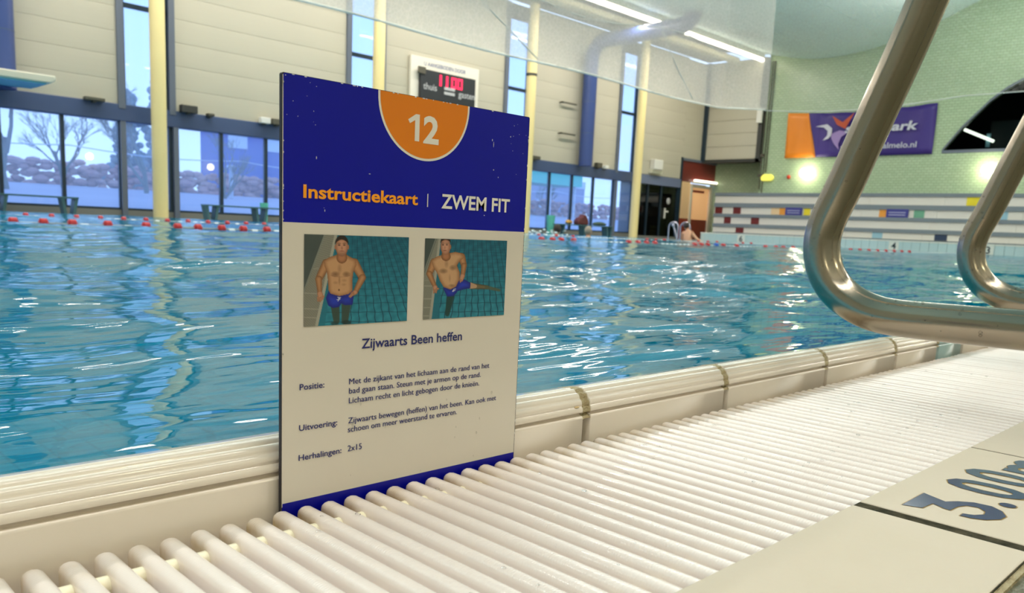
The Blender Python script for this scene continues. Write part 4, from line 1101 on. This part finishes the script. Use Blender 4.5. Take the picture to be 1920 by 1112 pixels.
def tree(x, y, h_, seed, label, bushy=False):
    rr = random.Random(seed); e = empty('bare_tree' if not bushy else 'conifer', (x, y, -.1), label=label, cat='tree')
    mb = MB()
    def br(p, d, L_, r, lvl):
        q = p+d*L_; mid = p+d*L_*.5+Vector((rr.uniform(-1, 1), rr.uniform(-1, 1), rr.uniform(-.5, .5)))*L_*.07
        mb.tube([p, mid, q], [r, r*.8, r*.62], 6, caps=False)
        if lvl == 0: return
        for _ in range(3 if lvl > 1 else 4):
            nd = (d+Vector((rr.uniform(-1, 1), rr.uniform(-1, 1), rr.uniform(-.25, .8)))*.75).normalized()
            br(p+d*L_*rr.uniform(.55, 1), nd, L_*rr.uniform(.55, .8), r*.55, lvl-1)
    if not bushy:
        br(Vector((x, y, -.1)), Vector((0, 0, 1)), h_*.26, h_*.016, 6); obj('branches', mb, 'bark', e)
    else:
        mb.tube([(x, y, -.1), (x, y, h_)], [.25, .05], 6); obj('trunk', mb, 'bark', e)
        f = MB()
        for i in range(150):
            t = rr.random(); z = 2.0+t*(h_-2.0); rad = (1-t)*h_*.22+.15; a = rr.random()*6.28
            f.ball((x+math.cos(a)*rad*rr.random(), y+math.sin(a)*rad*rr.random(), z), rr.uniform(.2, .5), 6, 5, (1, 1, .8))
        obj('foliage', f, 'foliage', e)
tree(10.5, 44, 13, 1, 'bare branching tree outside the leftmost windows')
tree(19, 50, 11, 2, 'bare tree outside the second window pane from the left')
tree(2, 48, 12, 8, 'bare tree outside, beyond the left frame edge')
tree(24.0, 66, 9, 3, 'grey-green conifer outside behind the left column', True)
tree(28.5, 72, 11, 4, 'tall grey-green conifer outside left of the blue building', True)
tree(15.2, 52, 10, 12, 'fine-twigged bare tree outside between the first two window posts')
tree(23.5, 49, 8, 13, 'fine-twigged bare tree outside just left of the leftmost column')
tree(64, 60, 9, 5, 'bare tree outside left of the rightmost column')
tree(58, 66, 9, 6, 'bare tree outside above the turquoise canopy')

# ================================================================ HANDRAILS
def rail(xp, label, w_=.021, dy=0.0):
    e = empty('pool_handrail', (xp, -.15, 0), label=label, cat='handrail', group='polished steel grab rails over the gutter')
    # centre line measured in the plane x = const
    P = [(.3490, .4370), (.3620, .3970), (.3815, .3430), (.4020, .2860), (.4160, .2440), (.4290, .2140), (.4360, .1890), (.4345, .1640), (.4250, .1400), (.4080, .1210), (.3850, .1085), (.3600, .1010), (.3290, .0995), (.2860, .1000), (.2480, .1005), (.2130, .1010)]
    P = [(a+dy, b) for a, b in P]
    up = [(P[0][0]-.012*k-.0015*k*k, P[0][1]+.040*k) for k in range(1, 9)]
    ty, tz = up[-1]
    up += [(ty-.03, tz+.05), (ty-.09, tz+.085), (ty-.17, tz+.09), (ty-.24, tz+.06), (ty-.28, tz-.02), (ty-.29, tz-.2), (ty-.29, tz-.5), (ty-.29, -.003)]
    low_ = [(.15, .1012), (.08, .1012), (.0, .1012), (-.06, .1012)]
    path = up[::-1]+P+low_
    # Catmull-Rom smoothing
    pts = []
    n_ = len(path)
    for i in range(n_-1):
        p0, p1, p2, p3 = path[max(i-1, 0)], path[i], path[i+1], path[min(i+2, n_-1)]
        for s in range(5):
            t = s/5; f = lambda a, b, c, d: .5*(2*b+(-a+c)*t+(2*a-5*b+4*c-d)*t*t+(-a+3*b-3*c+d)*t**3)
            pts.append((xp, f(p0[0], p1[0], p2[0], p3[0]), f(p0[1], p1[1], p2[1], p3[1])))
    pts.append((xp, path[-1][0], path[-1][1]))
    # smooth
    A = np.array(pts)
    for _ in range(10): A[1:-1] = A[1:-1]*.5+(A[:-2]+A[2:])*.25
    mb = MB(); mb.tube([tuple(p) for p in A], w_, 28)
    obj('tube', mb, 'steel', e)
    yl = path[-1][0]
    mb = MB(); mb.tube([(xp, yl+.002, .1012), (xp, yl-.03, .095), (xp, yl-.045, .07), (xp, yl-.047, -.002)], w_*.995, 20); obj('foot', mb, 'steel', e)
    for yf in (yl-.047, up[-1][0]+0):
        mb = MB(); mb.tube([(xp, yf, -.003), (xp, yf, .008)], .045, 24); obj('floor_flange', mb, 'steel', e, bevel=.002)
    # water drops clinging to the lower bend
    rr = random.Random(int(xp*100)); d = MB()
    for i in range(46):
        k = rr.randint(len(A)//2+6, len(A)-22); an = rr.uniform(-.4, 2.7); p = A[k]; t = A[k+1]-A[k]; t /= np.linalg.norm(t)
        nrm = np.array([0, -t[2], t[1]]); nrm = nrm if nrm[2] > 0 else -nrm
        q = p+(np.array([-1., 0, 0])*math.cos(an)+nrm*math.sin(an))*w_
        d.ball(tuple(q), rr.uniform(.0006, .0021), 7, 5)
    tag(obj('water_drops', d, 'droplet', e), kind='stuff')
rail(.955, 'nearer polished steel grab rail curving over the gutter')
rail(1.50, 'farther polished steel grab rail, behind the nearer one at the frame edge', dy=-.006)

# ================================================================ INSTRUCTION CARD
CX0, CX1, CY0, CY1, CZ0, CZ1 = .2480, .4548, .4438, .4468, -.0310, .2633
card = empty('instruction_card', ((CX0+CX1)/2, .4453, CZ0), label='blue and white swim exercise instruction card with orange number 12, upright in the gutter slot', cat='sign')
def rounded(x0, x1, z0, z1, r, n=5):
    P = []
    for cx, cz, a0 in ((x1-r, z1-r, 0), (x0+r, z1-r, 90), (x0+r, z0+r, 180), (x1-r, z0+r, 270)):
        for k in range(n+1):
            a = math.radians(a0+90*k/n); P.append((cx+r*math.cos(a), cz+r*math.sin(a)))
    return P
mb = MB(); mb.prism(rounded(CX0, CX1, CZ0, CZ1, .0012), CY0+.0001, CY1, 'y'); obj('board', mb, 'card_core', card)
YF = CY0
def flat(poly, m_, name, lift=0):
    mb = MB(); mb.add([(x, YF-lift, z) for x, z in poly], [tuple(range(len(poly)))]); return obj(name, mb, m_, card)
e_ = .0006
flat([(CX0+e_, .0022), (CX1-.0005, .0022), (CX1-.0005, .1775), (CX0+e_, .1775)], 'card_white', 'white_face')
flat([(CX0+e_, .1775), (CX1-.0005, .1775)]+[(CX1-.0005, CZ1-.0012), (CX1-.0014, CZ1-.0003), (CX0+.0018, CZ1-.0003), (CX0+e_, CZ1-.0012)], 'card_blue', 'blue_header')
flat([(CX0+e_, CZ0+.001), (CX1-.0005, CZ0+.001), (CX1-.0005, .0022), (CX0+e_, .0022)], 'card_blue', 'blue_foot')
cxc, czc = .3546, .2612
def disc(r, m_, nm, lift):
    P = [(cxc+r*math.cos(math.radians(a)), min(czc+r*math.sin(math.radians(a)), CZ1-.0003)) for a in range(180, 361, 5)]
    P = [(P[0][0], CZ1-.0003)]+P+[(P[-1][0], CZ1-.0003)]
    flat(P, m_, nm, lift)
disc(.0390, 'print_white', 'badge_ring', .00012); disc(.0374, 'print_orange', 'badge', .0002)
def txt(s, x, z, h, wdt, m_, bold=.0, name='lettering', sp=1.):
    mb = text_mb(s, (x, YF-.0003, z), (1, 0, 0), (0, 0, 1), height=h, width=wdt, bold=bold, spacing=sp)
    if bold == 0:                                   # medium weight: the same strokes printed a hair wider
        n0 = len(mb.v); mb.v += [(a+.00013, b-.00002, c) for a, b, c in mb.v]; mb.f += [tuple(i+n0 for i in f) for f in mb.f]
    obj(name, mb, m_, card)
flat([(.3456, .2345), (.3494, .2345), (.3494, .2519), (.3462, .2519), (.3398, .2478), (.3413, .2455), (.3456, .2480)], 'print_white', 'number', .0003)
txt('2', .3528, .2345, .0174, .0135, 'print_white', .03, 'number')
txt('Instructiekaart', .2622, .1927, .0077, .0876, 'print_text_orange', .024)
flat([(.3578, .1918), (.3586, .1918), (.3586, .2006), (.3578, .2006)], 'print_white', 'divider', .0003)
txt('ZWEM FIT', .3705, .1917, .0096, .0668, 'print_white', .022)
txt('Zijwaarts Been heffen', .3062, .0972, .0064, .0880, 'print_navy', .014)
txt('Positie:', .2604, .0740, .0038, .0178, 'print_navy', .014)
txt('Uitvoering:', .2602, .0478, .0038, .0280, 'print_navy', .014)
txt('Herhalingen:', .2600, .0284, .0038, .0317, 'print_navy', .014)
txt('Met de zijkant van het lichaam aan de rand van het', .2969, .0740, .0038, .1262, 'print_navy')
txt('bad gaan staan. Steun met je armen op de rand.', .2969, .0677, .0038, .1176, 'print_navy')
txt('Lichaam recht en licht gebogen door de knie\u00ebn.', .2969, .0612, .0038, .1164, 'print_navy')
txt('Zijwaarts bewegen (heffen) van het been. Kan ook met', .2966, .0477, .0038, .1352, 'print_navy')
txt('schoen om meer weerstand te ervaren.', .2964, .0417, .0038, .0953, 'print_navy')
txt('2x15', .2965, .0286, .0040, .0111, 'print_navy')
# scuffs on the edges and face
rr = random.Random(21); sc = MB()
def speck(x, z, w_, h_):
    a = rr.random()*3; n = 6
    sc.add([(x+w_*math.cos(2*math.pi*k/n+a), YF-.00035, z+h_*math.sin(2*math.pi*k/n+a)) for k in range(n)], [tuple(range(n))])
for x, z, w_, h_ in [(.3100, .2102, .0008, .0003), (.4180, .2395, .0003, .0022), (.4166, .2425, .0004, .0009), (.4190, .2215, .0006, .0005), (.4240, .2165, .0004, .0005), (.2710, .2168, .0003, .0010), (.4115, .1883, .0005, .0004), (.2772, .1855, .0003, .0008), (.4350, .2468, .0005, .0005), (.4380, .2475, .0003, .0003)]: speck(x, z, w_, h_)
for i in range(20):
    x = rr.choice([rr.uniform(CX0+.001, CX0+.03), rr.uniform(CX1-.02, CX1-.001)]); z = rr.uniform(.235, .262) if rr.random() < .7 else rr.uniform(.18, .26)
    speck(x, z, rr.uniform(.00012, .0004), rr.uniform(.00012, .0004))
for i in range(18):
    x = rr.uniform(CX0+.002, CX1-.002); speck(x, CZ1-.0005, rr.uniform(.0003, .0014), rr.uniform(.0002, .0005))
for i in range(30):
    z = rr.uniform(.01, .26); speck(CX1-.0008, z, rr.uniform(.0002, .0004), rr.uniform(.0003, .0012)); speck(CX0+.0009, rr.uniform(.01, .26), .0003, rr.uniform(.0003, .001))
tag(obj('scuff_marks', sc, 'card_scuff', card), kind='stuff')
# white light line at the left edge (bare laminate)
flat([(CX0+.0003, .0), (CX0+.0008, .0), (CX0+.0008, .262), (CX0+.0003, .262)], 'card_white', 'laminate_edge', .0001)

# ---- the two printed photographs, rasterised procedurally into colour attributes (flat print)
def photo(name, x0, x1, z0, z1, quad, paint, nx=210, nz=165):
    U, V = np.meshgrid(np.linspace(0, 1, nx+1), np.linspace(0, 1, nz+1), indexing='ij')
    # projective map unit square -> source drawing coordinates
    (ax, ay), (bx, by), (cx_, cy_), (dx_, dy_) = quad      # TL TR BR BL
    A = []; B = []
    for (u, v), (X, Y) in zip([(0, 0), (1, 0), (1, 1), (0, 1)], quad):
        A.append([u, v, 1, 0, 0, 0, -u*X, -v*X]); B.append(X); A.append([0, 0, 0, u, v, 1, -u*Y, -v*Y]); B.append(Y)
    h_ = np.linalg.solve(np.array(A, float), np.array(B, float)); W_ = h_[6]*U+h_[7]*V+1
    SX = (h_[0]*U+h_[1]*V+h_[2])/W_; SY = (h_[3]*U+h_[4]*V+h_[5])/W_
    rgb = paint(SX, SY)
    rgb = np.clip(rgb/255, 0, 1); rgb = np.where(rgb <= .04045, rgb/12.92, ((rgb+.055)/1.055)**2.4)
    co = np.stack([x0+(x1-x0)*U, np.full_like(U, YF-.0003), z1+(z0-z1)*V], -1).reshape(-1, 3)
    idx = np.arange((nx+1)*(nz+1)).reshape(nx+1, nz+1)
    q = np.stack([idx[:-1, :-1], idx[:-1, 1:], idx[1:, 1:], idx[1:, :-1]], -1).reshape(-1, 4)
    off = card.location; co = co-np.array(off)
    me = bpy.data.meshes.new(name); me.vertices.add(len(co)); me.vertices.foreach_set('co', co.ravel())
    me.loops.add(q.size); me.loops.foreach_set('vertex_index', q.ravel())
    me.polygons.add(len(q)); me.polygons.foreach_set('loop_start', np.arange(0, q.size, 4)); me.polygons.foreach_set('loop_total', np.full(len(q), 4)); me.update()
    ca_ = me.color_attributes.new('print', 'FLOAT_COLOR', 'POINT')
    ca_.data.foreach_set('color', np.concatenate([rgb.reshape(-1, 3), np.ones((len(co), 1))], 1).ravel())
    me.materials.append(MATS['photo_print']); o = bpy.data.objects.new(name, me); COL.objects.link(o); o.parent = card; return o
M = mat('photo_print', (255, 255, 255), .35); nt_ = M.node_tree; at = nt_.nodes.new('ShaderNodeAttribute'); at.attribute_name = 'print'
nt_.links.new(at.outputs['Color'], nt_.nodes['Principled BSDF'].inputs['Base Color'])

def smooth(d, w_=3.): return np.clip(.5-d/w_, 0, 1)
def over(img, a, c): a = a[..., None]; return img*(1-a)+np.array(c, float)*a if not isinstance(c, np.ndarray) or c.ndim == 1 else img*(1-a)+c*a
def cap(X, Y, p, q, r0, r1):
    px, py = p; qx, qy = q; dx, dy = qx-px, qy-py; t = np.clip(((X-px)*dx+(Y-py)*dy)/(dx*dx+dy*dy), 0, 1)
    return np.hypot(X-px-t*dx, Y-py-t*dy)-(r0+(r1-r0)*t)
def ell(X, Y, c, rx, ry): return (np.hypot((X-c[0])/rx, (Y-c[1])/ry)-1)*min(rx, ry)
def poly_d(X, Y, P):
    ins = np.zeros(X.shape, bool); d = np.full(X.shape, 1e9); n = len(P)
    for i in range(n):
        (x1, y1), (x2, y2) = P[i], P[(i+1) % n]
        c = ((y1 > Y) != (y2 > Y)) & (X < (x2-x1)*(Y-y1)/(y2-y1+1e-9)+x1); ins ^= c
        dx, dy = x2-x1, y2-y1; t = np.clip(((X-x1)*dx+(Y-y1)*dy)/(dx*dx+dy*dy+1e-9), 0, 1); d = np.minimum(d, np.hypot(X-x1-t*dx, Y-y1-t*dy))
    return np.where(ins, -d, d)
def shade_skin(D, X, Y, base=(205, 152, 108), dark=(120, 78, 46), depth=34):
    t = np.clip(-D/depth, 0, 1)**.6; return np.array(dark, float)*(1-t[..., None])+np.array(base, float)*t[..., None]
def pool_bg(X, Y, vl, hl, W_, H_, wob):
    t = np.clip(Y/H_, 0, 1); img = (1-t[..., None])*np.array((12, 98, 122.))+t[..., None]*np.array((44, 142, 162.))
    n = np.sin(X*.05+Y*.02)*np.sin(Y*.045-X*.013); img += n[..., None]*np.array((8, 12, 12.))
    for (x0_, y0_, x1_, y1_) in vl:
        xx_ = x0_+(x1_-x0_)*(Y-y0_)/(y1_-y0_)+wob*t*np.sin(Y*.045+x0_*.1); img = over(img, smooth(np.abs(X-xx_)-(1.5+3*t), 4)*.85, (8, 50, 72))
    for k, y_ in enumerate(hl):
        yy_ = y_+(X-600)*-.01+wob*.6*(y_/H_)*np.sin(X*.03+k); img = over(img, smooth(np.abs(Y-yy_)-(.8+2.6*y_/H_), 4)*(.45+.35*y_/H_), (8, 54, 76))
    return img
def paint1(X, Y):
    vl = [(585, 100, 565, 1030), (640, 100, 655, 1030), (690, 100, 748, 1020), (740, 95, 838, 1020), (790, 95, 925, 1015), (835, 90, 1010, 1010), (880, 90, 1098, 1000), (930, 90, 1190, 960), (980, 90, 1210, 800), (1025, 90, 1210, 590), (1070, 90, 1210, 420), (1115, 90, 1210, 280), (1160, 90, 1215, 180)]
    img = pool_bg(X, Y, vl, [1012, 908, 808, 728, 655, 590, 525, 468, 412, 365, 322, 285, 250, 220, 195, 172, 150, 132, 116], 1288, 1068, 5)
    edge = 420+(205-420)*(Y-70)/990                    # pool edge
    img = over(img, smooth(X-(edge+75*(Y/1068)), 4)*.9, (30, 120, 140))
    img = over(img, smooth(X-edge, 4), (178, 176, 160))
    g1 = 395+(180-395)*(Y-70)/990
    strip = smooth(X-g1+8, 4); slots = .5+.5*np.sin((X*.25+Y)*.32); img = over(img, strip, (150, 148, 134)); img = over(img, strip*np.clip(slots*1.6-.8, 0, 1)*.75*(Y < 420), (84, 88, 78))
    sl2 = .5+.5*np.sin((X+Y*.28)*.42); img = over(img, strip*np.clip(sl2*1.6-.8, 0, 1)*.7*(Y > 440), (86, 84, 72))
    for yy_ in (700, 870, 965): img = over(img, strip*smooth(np.abs(Y-yy_-(X-100)*.05)-4, 4), (172, 168, 152))
    g0 = 268+(-30-268)*(Y-65)/800
    img = over(img, smooth(X-(g0+22), 4)*.95, (134, 138, 128)); img = over(img, smooth(X-g0, 4)*.95, (72, 82, 80))
    img = over(img, smooth(np.abs(X-g0)-2, 3), (50, 56, 54))
    # legs under water
    for p, q, a, b in (((395, 850), (408, 1000), 48, 34), ((515, 835), (500, 1000), 50, 36)):
        D = cap(X, Y, p, q, a, b); img = over(img, smooth(D, 10)*.9, (62, 74, 62))
    img = over(img, smooth(ell(X, Y, (390, 1030), 42, 22), 12)*.7, (30, 60, 58)); img = over(img, smooth(ell(X, Y, (515, 1020), 50, 26), 12)*.8, (24, 50, 50))
    # arms
    for segs in ([((300, 375), (215, 545), 50, 38), ((215, 545), (228, 710), 38, 24)], [((605, 370), (695, 530), 52, 40), ((695, 530), (615, 690), 38, 26)]):
        for p, q, a, b in segs:
            D = cap(X, Y, p, q, a, b); img = over(img, smooth(D), shade_skin(D, X, Y, (200, 146, 100)))
    T = [(415, 285), (330, 312), (278, 345), (285, 400), (312, 470), (322, 560), (326, 660), (345, 705), (440, 735), (545, 710), (580, 670), (578, 560), (592, 460), (625, 390), (618, 338), (560, 308), (522, 285)]
    D = poly_d(X, Y, T)-6; img = over(img, smooth(D), shade_skin(D, X, Y, (212, 162, 116), (146, 96, 60), 45))
    for c, rx, ry, a in (((398, 492), 55, 36, .55), ((520, 492), 48, 34, .55), ((442, 560), 14, 60, .3), ((445, 430), 28, 60, .22), ((400, 585), 34, 20, .2), ((495, 560), 34, 18, .2), ((490, 605), 30, 18, .2)):
        img = over(img, np.clip(1-np.hypot((X-c[0])/rx, (Y-c[1])/ry), 0, 1)**.7*a, (84, 54, 34))
    img = over(img, smooth(np.abs(Y-520-((X-455)/70)**2*-6)-2, 5)*.35*((X > 345) & (X < 560)), (90, 56, 34))
    img = over(img, smooth(ell(X, Y, (438, 664), 9, 11), 4)*.7, (70, 40, 24))
    # neck and head
    D = cap(X, Y, (470, 250), (470, 315), 50, 58); img = over(img, smooth(D), shade_skin(D, X, Y, (186, 124, 84)))
    D = ell(X, Y, (470, 190), 68, 106); img = over(img, smooth(D), shade_skin(D, X, Y, (214, 156, 124), (150, 96, 70)))
    for sx_ in (-1, 1): D = ell(X, Y, (470+sx_*70, 195), 10, 26); img = over(img, smooth(D), (176, 116, 84))
    D = np.maximum(ell(X, Y, (470, 165), 76, 102), (Y-(112-((X-470)/70)**2*-44))); img = over(img, smooth(D, 5), (40, 26, 20))
    for ex in (441, 498): img = over(img, smooth(ell(X, Y, (ex, 172), 14, 7), 4)*.9, (52, 32, 26)); img = over(img, smooth(ell(X, Y, (ex, 153), 18, 4), 4)*.8, (60, 36, 26))
    img = over(img, smooth(ell(X, Y, (472, 205), 9, 18), 8)*.35, (120, 70, 50)); img = over(img, smooth(ell(X, Y, (470, 238), 25, 5), 4)*.7, (130, 62, 52)); img = over(img, smooth(ell(X, Y, (470, 270), 40, 22), 22)*.22, (90, 64, 50))
    # shorts
    S = [(325, 672), (345, 705), (440, 732), (545, 708), (588, 670), (598, 740), (585, 828), (500, 832), (462, 812), (440, 850), (370, 862), (318, 835), (292, 752)]
    D = poly_d(X, Y, S); t = np.clip(-D/55, 0, 1)[..., None]; img = over(img, smooth(D), np.array((22, 34, 130.))*(1-t)+np.array((34, 60, 190.))*t)
    for p, q, r_ in (((425, 745), (455, 748), 5), ((438, 745), (425, 790), 4), ((448, 748), (436, 775), 4), ((415, 772), (450, 762), 4)): img = over(img, smooth(cap(X, Y, p, q, r_, r_-1)), (220, 224, 230))
    # hands
    for p, q, a, b in (((228, 705), (238, 750), 30, 30), ((240, 750), (272, 735), 12, 9), ((205, 745), (208, 785), 11, 9), ((228, 755), (232, 788), 11, 9), ((615, 690), (585, 708), 26, 22), ((590, 700), (550, 735), 14, 9), ((590, 712), (560, 745), 12, 8)):
        D = cap(X, Y, p, q, a, b); img = over(img, smooth(D), shade_skin(D, X, Y, (208, 150, 116), (150, 100, 70), 14))
    return img*.88
def paint2(X, Y):
    vl = [(400+46*k, 120, 232+73*k, 970) for k in range(13)]
    img = pool_bg(X, Y, vl, [905, 810, 725, 650, 582, 525, 470, 420, 375, 335, 297, 262, 232, 206, 182, 160, 141], 1112, 985, 5)
    edge = 272+(165-272)*(Y-100)/880; edge = edge+ (Y < 600)*0
    img = over(img, smooth(X-(edge+85*(Y/985)), 4)*.9*(Y > 520), (26, 112, 132)); img = over(img, smooth(X-edge, 4), (172, 170, 156))
    g1 = edge-28; strip = smooth(X-g1, 4); img = over(img, strip, (146, 146, 132))
    sl = .5+.5*np.sin((X*.3+Y)*.36); img = over(img, strip*np.clip(sl*1.6-.8, 0, 1)*.6*(Y < 560), (92, 96, 88))
    sl2 = .5+.5*np.sin((X+Y*.26)*.46); img = over(img, strip*np.clip(sl2*1.6-.8, 0, 1)*.7*(Y > 570), (88, 86, 74))
    for yy_ in (625, 765, 860, 950): img = over(img, strip*smooth(np.abs(Y-yy_)-4, 4), (170, 168, 152))
    g0 = 222+(20-222)*(Y-105)/560; img = over(img, smooth(X-(g0+10), 4)*.95, (136, 140, 130)); img = over(img, smooth(X-g0+14, 4)*.95, (66, 78, 76)); img = over(img, smooth(np.abs(X-g0)-2, 3), (52, 58, 56))
    D = cap(X, Y, (370, 740), (335, 930), 40, 24); img = over(img, smooth(D, 10)*.9, (26, 62, 58))
    D = cap(X, Y, (600, 625), (770, 640), 34, 22); img = over(img, smooth(D, 6), shade_skin(D, X, Y, (120, 104, 74), (60, 70, 60), 20))
    D = cap(X, Y, (770, 640), (905, 672), 20, 14); img = over(img, smooth(D, 8)*.85, (92, 96, 72))
    D = cap(X, Y, (595, 622), (640, 628), 34, 22); img = over(img, smooth(D, 4), (196, 158, 122))
    for segs in ([((195, 365), (140, 490), 44, 32), ((140, 490), (205, 640), 32, 22)], [((495, 305), (522, 400), 42, 32), ((522, 400), (505, 520), 30, 24)]):
        for p, q, a, b in segs: D = cap(X, Y, p, q, a, b); img = over(img, smooth(D), shade_skin(D, X, Y, (204, 148, 100)))
    T = [(290, 285), (215, 312), (170, 350), (185, 410), (225, 470), (262, 570), (300, 632), (370, 662), (430, 630), (465, 560), (470, 480), (440, 400), (470, 350), (520, 310), (490, 270), (430, 255), (360, 270)]
    D = poly_d(X, Y, T)-5; img = over(img, smooth(D), shade_skin(D, X, Y, (214, 168, 124), (150, 100, 62), 42))
    for c, rx, ry, a in (((295, 462), 52, 32, .55), ((400, 425), 42, 34, .5), ((330, 380), 26, 54, .25), ((385, 620), 40, 20, .4), ((365, 540), 14, 50, .22)):
        img = over(img, np.clip(1-np.hypot((X-c[0])/rx, (Y-c[1])/ry), 0, 1)**.7*a, (78, 54, 34))
    D = cap(X, Y, (320, 250), (325, 300), 40, 52); img = over(img, smooth(D), shade_skin(D, X, Y, (186, 124, 84)))
    D = ell(X, Y, (320, 190), 54, 94); img = over(img, smooth(D), shade_skin(D, X, Y, (216, 160, 130), (150, 96, 70)))
    D = ell(X, Y, (374, 195), 9, 24); img = over(img, smooth(D), (176, 116, 84))
    D = np.maximum(ell(X, Y, (322, 165), 60, 90), Y-(116-((X-322)/56)**2*-30)); img = over(img, smooth(D, 5), (38, 24, 20))
    for ex in (293, 335): img = over(img, smooth(ell(X, Y, (ex, 172), 11, 6), 4)*.9, (52, 32, 26)); img = over(img, smooth(ell(X, Y, (ex, 155), 15, 3), 4)*.8, (60, 36, 26))
    img = over(img, smooth(ell(X, Y, (313, 235), 20, 5), 4)*.7, (130, 62, 52)); img = over(img, smooth(ell(X, Y, (313, 205), 7, 16), 8)*.3, (120, 70, 50))
    S = [(290, 650), (300, 640), (372, 664), (432, 632), (470, 560), (530, 555), (592, 592), (588, 650), (520, 662), (450, 682), (435, 705), (405, 735), (335, 742), (315, 700)]
    D = poly_d(X, Y, S); t = np.clip(-D/45, 0, 1)[..., None]; img = over(img, smooth(D), np.array((22, 34, 130.))*(1-t)+np.array((36, 62, 196.))*t)
    for p, q, r_ in (((395, 685), (412, 660), 5), ((400, 684), (425, 668), 4), ((410, 660), (430, 655), 3)): img = over(img, smooth(cap(X, Y, p, q, r_, r_-1)), (220, 224, 230))
    for p, q, a, b in (((205, 640), (205, 670), 26, 24), ((192, 670), (190, 700), 10, 8), ((212, 668), (214, 698), 10, 8), ((225, 655), (240, 655), 12, 9), ((505, 515), (490, 560), 26, 20), ((486, 560), (480, 585), 10, 7)):
        D = cap(X, Y, p, q, a, b); img = over(img, smooth(D), shade_skin(D, X, Y, (210, 152, 120), (150, 100, 70), 14))
    return img*.88
photo('photo_standing_exercise', .2630, .3430, .1138, .1707, [(58, 50), (1208, 90), (1178, 1003), (48, 1068)], paint1)
photo('photo_leg_raise_exercise', .3571, .4363, .1140, .1704, [(98, 100), (1002, 128), (952, 940), (70, 990)], paint2, 210, 150)

# ---- droplets on grating, rim and card
rr = random.Random(33); d = MB()
for i in range(90):
    x = rr.uniform(.2, 1.4); y = rr.uniform(.225, .42); k = round((x-(.5463-.0087))/PITCH); xr = .5463-.0087+PITCH*k
    r_ = rr.uniform(.0005, .0017); d.ball((xr+rr.uniform(-.003, .003), y, .0000), r_, 8, 5, (1.2, 1.5, .55))
tag(obj('water_drops', d, 'droplet'), label='clear water drops scattered on the white grating rods', cat='water', kind='stuff')
d = MB()
for i in range(16):
    d.ball((rr.uniform(.26, .45), YF-.0003, rr.uniform(.004, .06)), rr.uniform(.0004, .001), 7, 5, (.9, .35, 1.3))
tag(obj('water_drops', d, 'droplet'), label='small clear drops on the foot of the instruction card', cat='water', kind='stuff')
